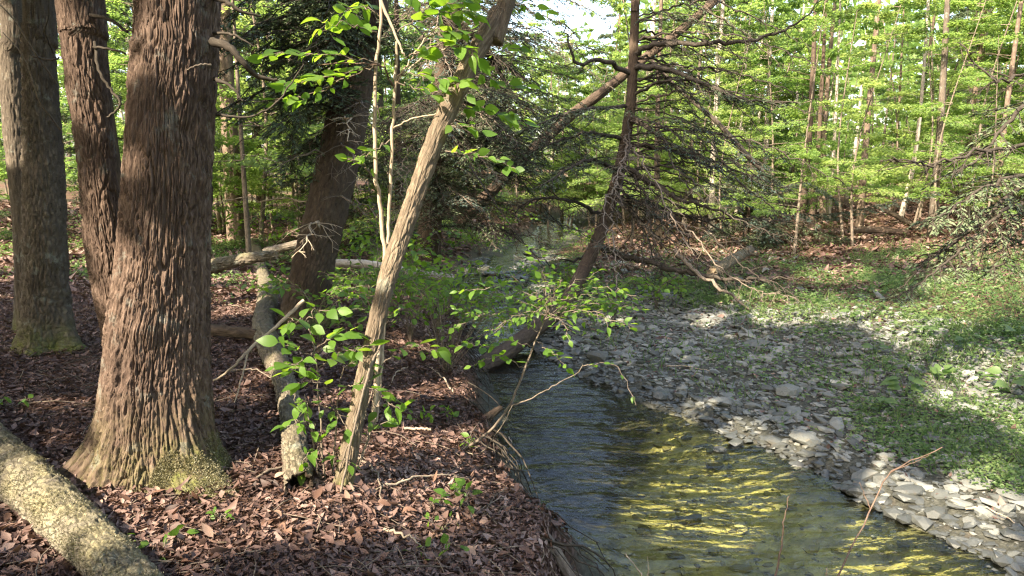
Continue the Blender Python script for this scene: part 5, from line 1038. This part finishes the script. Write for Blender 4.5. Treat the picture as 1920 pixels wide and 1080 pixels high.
for (k, side, wet), v in taken.items():
    v.sort(key=lambda a: a[0]); 
    for i, (d_, o) in enumerate(v):
        ad = 'dark wet stone' if wet else 'flat grey stone'
        o['label'] = '%s, %s on the %s of the %s' % (ad, RANKS[i] if i < 5 else 'farther off', side, SHORT[k])
        del o['wet']
# pebbles too many to count
r = np.random.default_rng(19); V0, F0 = rock_mesh(3, 1, .3); n = 36000
yy = 3.3 + 15*r.random(n)**1.35; L, R = edges(yy); xx = R - .15 + r.random(n)**1.15*6.0
fl_ = r.random(n) < .11; xx = np.where(fl_, L + r.random(n)*(R-L), xx)
g1, g2, g3 = masks(xx, yy); ok = ((r.random(n) < np.clip(g1*1.1+.10, 0, 1)) | fl_) & (np.abs(xx) < .76*yy+.6); xx, yy, fl_ = xx[ok], yy[ok], fl_[ok]; n = len(xx)
def pebbles(xx, yy, name, mat, big=1.0):
    n = len(xx)
    s = np.clip(r.lognormal(-3.65, .58, n), .008, .11)*big*np.clip(.75+yy*.05, .9, 1.5); a = r.uniform(0, 6.28, n); ca, sa = np.cos(a), np.sin(a); asp = r.uniform(.6, 1.3, n); zf = r.uniform(.7, 1.5, n)
    LV = np.stack([V0[None, :, 0]*asp[:, None], V0[None, :, 1]*np.ones((n, 1)), V0[None, :, 2]*zf[:, None]], -1)*(1+.0*s[:, None, None]); LV = LV*(1+.18*r.normal(size=LV.shape))
    tx = r.normal(0, .22, (n, 1)); LV[..., 2] += LV[..., 0]*tx
    PV = np.stack([xx[:, None]+s[:, None]*(LV[..., 0]*ca[:, None]-LV[..., 1]*sa[:, None]), yy[:, None]+s[:, None]*(LV[..., 0]*sa[:, None]+LV[..., 1]*ca[:, None]), (terrain(xx, yy)+s*.12)[:, None]+s[:, None]*LV[..., 2]], -1)
    F = (np.arange(n)[:, None, None]*len(V0)+F0[None]).reshape(-1, 3)
    tag(put(name, PV.reshape(-1, 3), F, M[mat], attrs={'rnd': np.repeat(r.random(n), len(V0))}, smooth=False), kind='stuff')
L, R = edges(yy); inn = (xx > L) & (xx < R+.02)
rim = (xx > R) & (xx < R+.10+.22*r.random(len(xx))) & (r.random(len(xx)) < .8); up = (inn & ((yy > 9.6) | (xx > R-.38))) | rim; pebbles(xx[~inn & ~rim], yy[~inn & ~rim], 'pebbles', 'stone'); pebbles(xx[up], yy[up], 'wet_pebbles', 'stone_wet'); lo = inn & ~up & (xx > .7+.4*(yy-4.9)); pebbles(xx[lo], yy[lo], 'streambed_pebbles', 'bed_stone', .95)

# ------------------------------------------------------------------ leaf litter
def litter(n, sampler, size, seed, name):
    r = np.random.default_rng(seed); x, y = sampler(r, n); L, R = edges(y); gg = masks(x, y); ok = (x < L - r.random(len(x))*.12) | ((x > R+.2) & (r.random(len(x)) < .045)) | ((x > R+1.5) & (y > 11) & (gg[0] < .4) & (r.random(len(x)) > gg[1])) ; x, y = x[ok], y[ok]; n = len(x)
    e = .03; z = terrain(x, y); gxn = (terrain(x+e, y)-z)/e; gyn = (terrain(x, y+e)-z)/e
    Nn = nrm(np.stack([-gxn, -gyn, np.ones(n)], -1) + r.normal(0, .38, (n, 3))); a = r.uniform(0, 6.28, n)
    D = np.stack([np.cos(a), np.sin(a), r.normal(0, .25, n)], -1); D = nrm(D - Nn*(D*Nn).sum(1)[:, None])
    S = np.cross(Nn, D); Ls = size*np.clip(r.lognormal(-.15, .38, n), .4, 2.0)*np.clip(.8+.04*y, 1, 1.6); Ws = Ls*r.uniform(.22, .55, n); cv = r.normal(.12, .22, n)
    P = np.stack([x, y, z + r.uniform(.002, .035, n)], -1); v = lambda t, w, h: P + D*(Ls*t)[:, None] + S*(Ws*w)[:, None] + Nn*(Ls*h)[:, None]
    a5 = r.uniform(-.25, .2, n); VV = np.stack([v(-.5, 0, cv*.6), v(a5, .5, .12+cv*.2), v(.02, 0, 0*cv), v(a5+r.normal(0, .08, n), -.5, .12-cv*.2), v(.5, .05, cv*.8)], 1).reshape(-1, 3)
    i = np.arange(n)[:, None]*5
    F3 = np.concatenate([i+[0, 2, 1], i+[0, 3, 2], i+[1, 2, 4], i+[2, 3, 4]]); F4 = np.zeros((0, 4), int)
    return tag(put(name, VV, [F3, F4], M['litter'], attrs={'rnd': np.repeat(np.clip(r.random(n)*.75+.5*fbm(x*1.6, y*1.6, 0, 4  , 62)+.12, 0, 1), 5)}), kind='stuff')
litter(140000, lambda r, n: ((lambda y: (r.uniform(-1, 1, n)*(.74*y+.3), y))(2.3 + 9.5*r.random(n)**1.5)), .046, 31, 'leaf_litter')
def far_s(r, n):
    y = 9 + 22*r.random(n)**1.2; return r.uniform(-1, 1, n)*(.74*y), y
litter(40000, far_s, .10, 33, 'distant_leaf_litter')
# the nearest dead leaves, one by one
DL = [leaf_mesh('fallen_leaf', M['litter_one'], c_, f_, w_) for c_, f_, w_ in ((.22, .16, .26), (-.15, .12, .22), (.3, .3, .30), (.1, -.18, .2))]
r = np.random.default_rng(41); cnt = 0
while cnt < 240:
    px = r.uniform(0, 950); py = r.uniform(760, 1078); p = on(px, py); L, R = edges(np.array([p[1]]))
    if p[0] > L[0]-.1: continue
    o = bpy.data.objects.new('fallen_leaf', DL[r.integers(4)]); COL.objects.link(o); s = r.uniform(.045, .08); o.scale = (s, s, s)
    o.location = (p[0], p[1], p[2]+r.uniform(.012, .04)); o.rotation_euler = (r.normal(0, .45), r.normal(0, .4), r.uniform(0, 6.28)); cnt += 1
    tag(o, 'curled dead brown leaf on top of the litter of the near bank', 'leaf', 'dead leaves on the near bank')
# twigs in the litter
b_ = Batch(); r = np.random.default_rng(43)
for q in range(900):
    y = 2.6 + 9*r.random()**1.3; x = r.uniform(-.72*y, .1*y); L, R = edges(np.array([y]))
    if x > L[0]-.1: continue
    a = r.uniform(0, 6.28); ln = r.uniform(.08, .4); d = np.array([math.cos(a), math.sin(a), 0])*ln; p = np.array([x, y, ground_z(x, y)+.02]); qz = np.array([x+d[0], y+d[1], ground_z(x+d[0], y+d[1])+.03])
    b_.add(*tube(resample([p, (p+qz)/2+r.normal(0, .02, 3), qz], 4), r.uniform(.0018, .004), 3))
tag(b_.put('litter_twigs', M['twig']), kind='stuff')

# ------------------------------------------------------------------ ground cover and grass
def cover(n, seed, yr, size, lift, name, prob):
    r = np.random.default_rng(seed); y = yr[0] + (yr[1]-yr[0])*r.random(n)**1.3; x = r.uniform(-.76, .76, n)*y
    g1, g2, g3 = masks(x, y); L, R = edges(y); ok = (r.random(n) < prob(g1, g2, x, y, L, R)) & ((x < L-.3) | (x > R+.25) | (y > 10.5)); x, y = x[ok], y[ok]; n = len(x)
    h = np.abs(r.normal(0, 1, n))*lift*(0.35+2.0*np.clip(fbm(x*2.4, y*2.4, 0, 3, 77)+.12, 0, 1.2)); P = np.stack([x, y, terrain(x, y)+.01+h], -1); a = r.uniform(0, 6.28, n)
    D = np.stack([np.cos(a), np.sin(a), r.normal(.1, .35, n)], -1); s = size*r.uniform(.6, 1.3, n)*np.clip(.75+.035*y, .9, 1.5)
    V, F, rr_ = rhombs(P, D, nrm(np.array([0, 0, 1.0])+r.normal(0, .4, (n, 3))), s, s*r.uniform(.4, .7, n), r)
    cl_ = np.clip(.5+.9*fbm(x*1.2, y*1.2, 0, 3, 61), 0, 1); rr_ = .55*rr_+.45*np.repeat(cl_, 4)
    return tag(put(name, V, F, M['cover'], attrs={'rnd': rr_}), kind='stuff')
def patchA(g1, g2, x, y, L, R):                                  # the bright bed of plants at the edge of the gravel, lower right
    q = on(1800, 810); d = ((x-q[0])/.95)**2 + ((y-q[1])/.85)**2
    q2 = on(1880, 890); d2 = ((x-q2[0])/.35)**2 + ((y-q2[1])/.4)**2
    return np.clip(1.5-1.2*np.minimum(d, d2)+.8*fbm(x*2, y*2, 0, 3, 5), 0, 1)
cover(240000, 51, (5.5, 24), .052, .085, 'ground_cover', lambda g1, g2, x, y, L, R: np.clip(g2*(.35+.75*sstep(fbm(x*1.9, y*1.9, 0, 4, 65), -.08, .22))+.30*(x > R+.9)*(y < 14)*np.clip((x-R-.6)/2.5, 0, 1)*(fbm(x*1.1, y*1.1, 0, 3, 5) > -.08)+.03*(x > R)*(y < 14)+.30*(y > 10.5)*(x < R+1.5)*(x > L-1)*((x < L+.25) | (x > R-.25))*(fbm(x*1.5, y*1.1, 0, 3, 15) > -.02), 0, 1))
cover(90000, 53, (4.2, 7.5), .038, .055, 'chickweed_cover', patchA)
def blades(n, seed):
    r = np.random.default_rng(seed); y = 5 + 13*r.random(n)**1.2; x = r.uniform(-.2, .76, n)*y; g1, g2, g3 = masks(x, y); L, R = edges(y)
    tuft = fbm(x*2.6, y*2.6, 0, 3, 81); ok = (r.random(n) < np.clip(g2*.5+.07, 0, 1)*(tuft > .03)) & (x > R+.5); x, y = x[ok], y[ok]; n = len(x)
    P = np.stack([x, y, terrain(x, y)], -1); D = nrm(np.stack([r.normal(0, .45, n), r.normal(0, .45, n), np.ones(n)], -1)); s = r.uniform(.05, .20, n)
    V, F, rr_ = rhombs(P, D, nrm(r.normal(0, 1, (n, 3))), s, .008, r, .1, .35); return tag(put('grass', V, F, M['cover'], attrs={'rnd': rr_}), kind='stuff')
blades(120000, 57)
# broad-leaved plants one can pick out on the right bank
BL = [leaf_mesh('leaf', M['cover'], c_, .10, .36) for c_ in (.2, .3)]
for px, py, n, sz, lab in [(1890, 735, 8, .16, 'tall broad-leaved plant with bluish leaves at the right edge'), (1695, 745, 6, .14, 'upright yellow-green leafed plant on the gravel bar'), (1648, 775, 5, .12, 'low broad-leaved plant at the corner of the bright green bed'), (1640, 665, 6, .12, 'bluish broad-leaved plant on the upper gravel bar'), (1810, 655, 7, .13, 'pale broad-leaved plant on the grass before the bare boughs'), (1730, 630, 6, .12, 'single tall leafy stem in the grass below the bare boughs'), (1600, 600, 6, .12, 'broad-leaved plant in the grass near the fallen pale branch'), (1900, 640, 6, .14, 'broad-leaved plant in the tall grass at the right edge'), (1760, 715, 7, .10, 'tuft of narrow upright leaves on the gravel bar')]:
    b = on(px, py); t = thing('broad_leaved_plant', lab, 'plant', b)
    for q in range(n):
        a = rng.uniform(0, 6.28); e = b + np.array([math.cos(a)*sz*.4, math.sin(a)*sz*.4, sz*rng.uniform(.5, 1.3)]); V, F, bk = tube(resample([b, (b+e)/2+[0, 0, .03], e], 6), .003, 4); put('stalk', V, F, M['cover'], t, attrs={'rnd': np.full(len(V), .4)})
        leaf_at(t, e, (math.cos(a), math.sin(a), .2 if 'narrow' not in lab else 1.2), (rng.normal(0, .3), -.3+rng.normal(0, .3), 1), sz*rng.uniform(.7, 1.2), BL[q % 2])
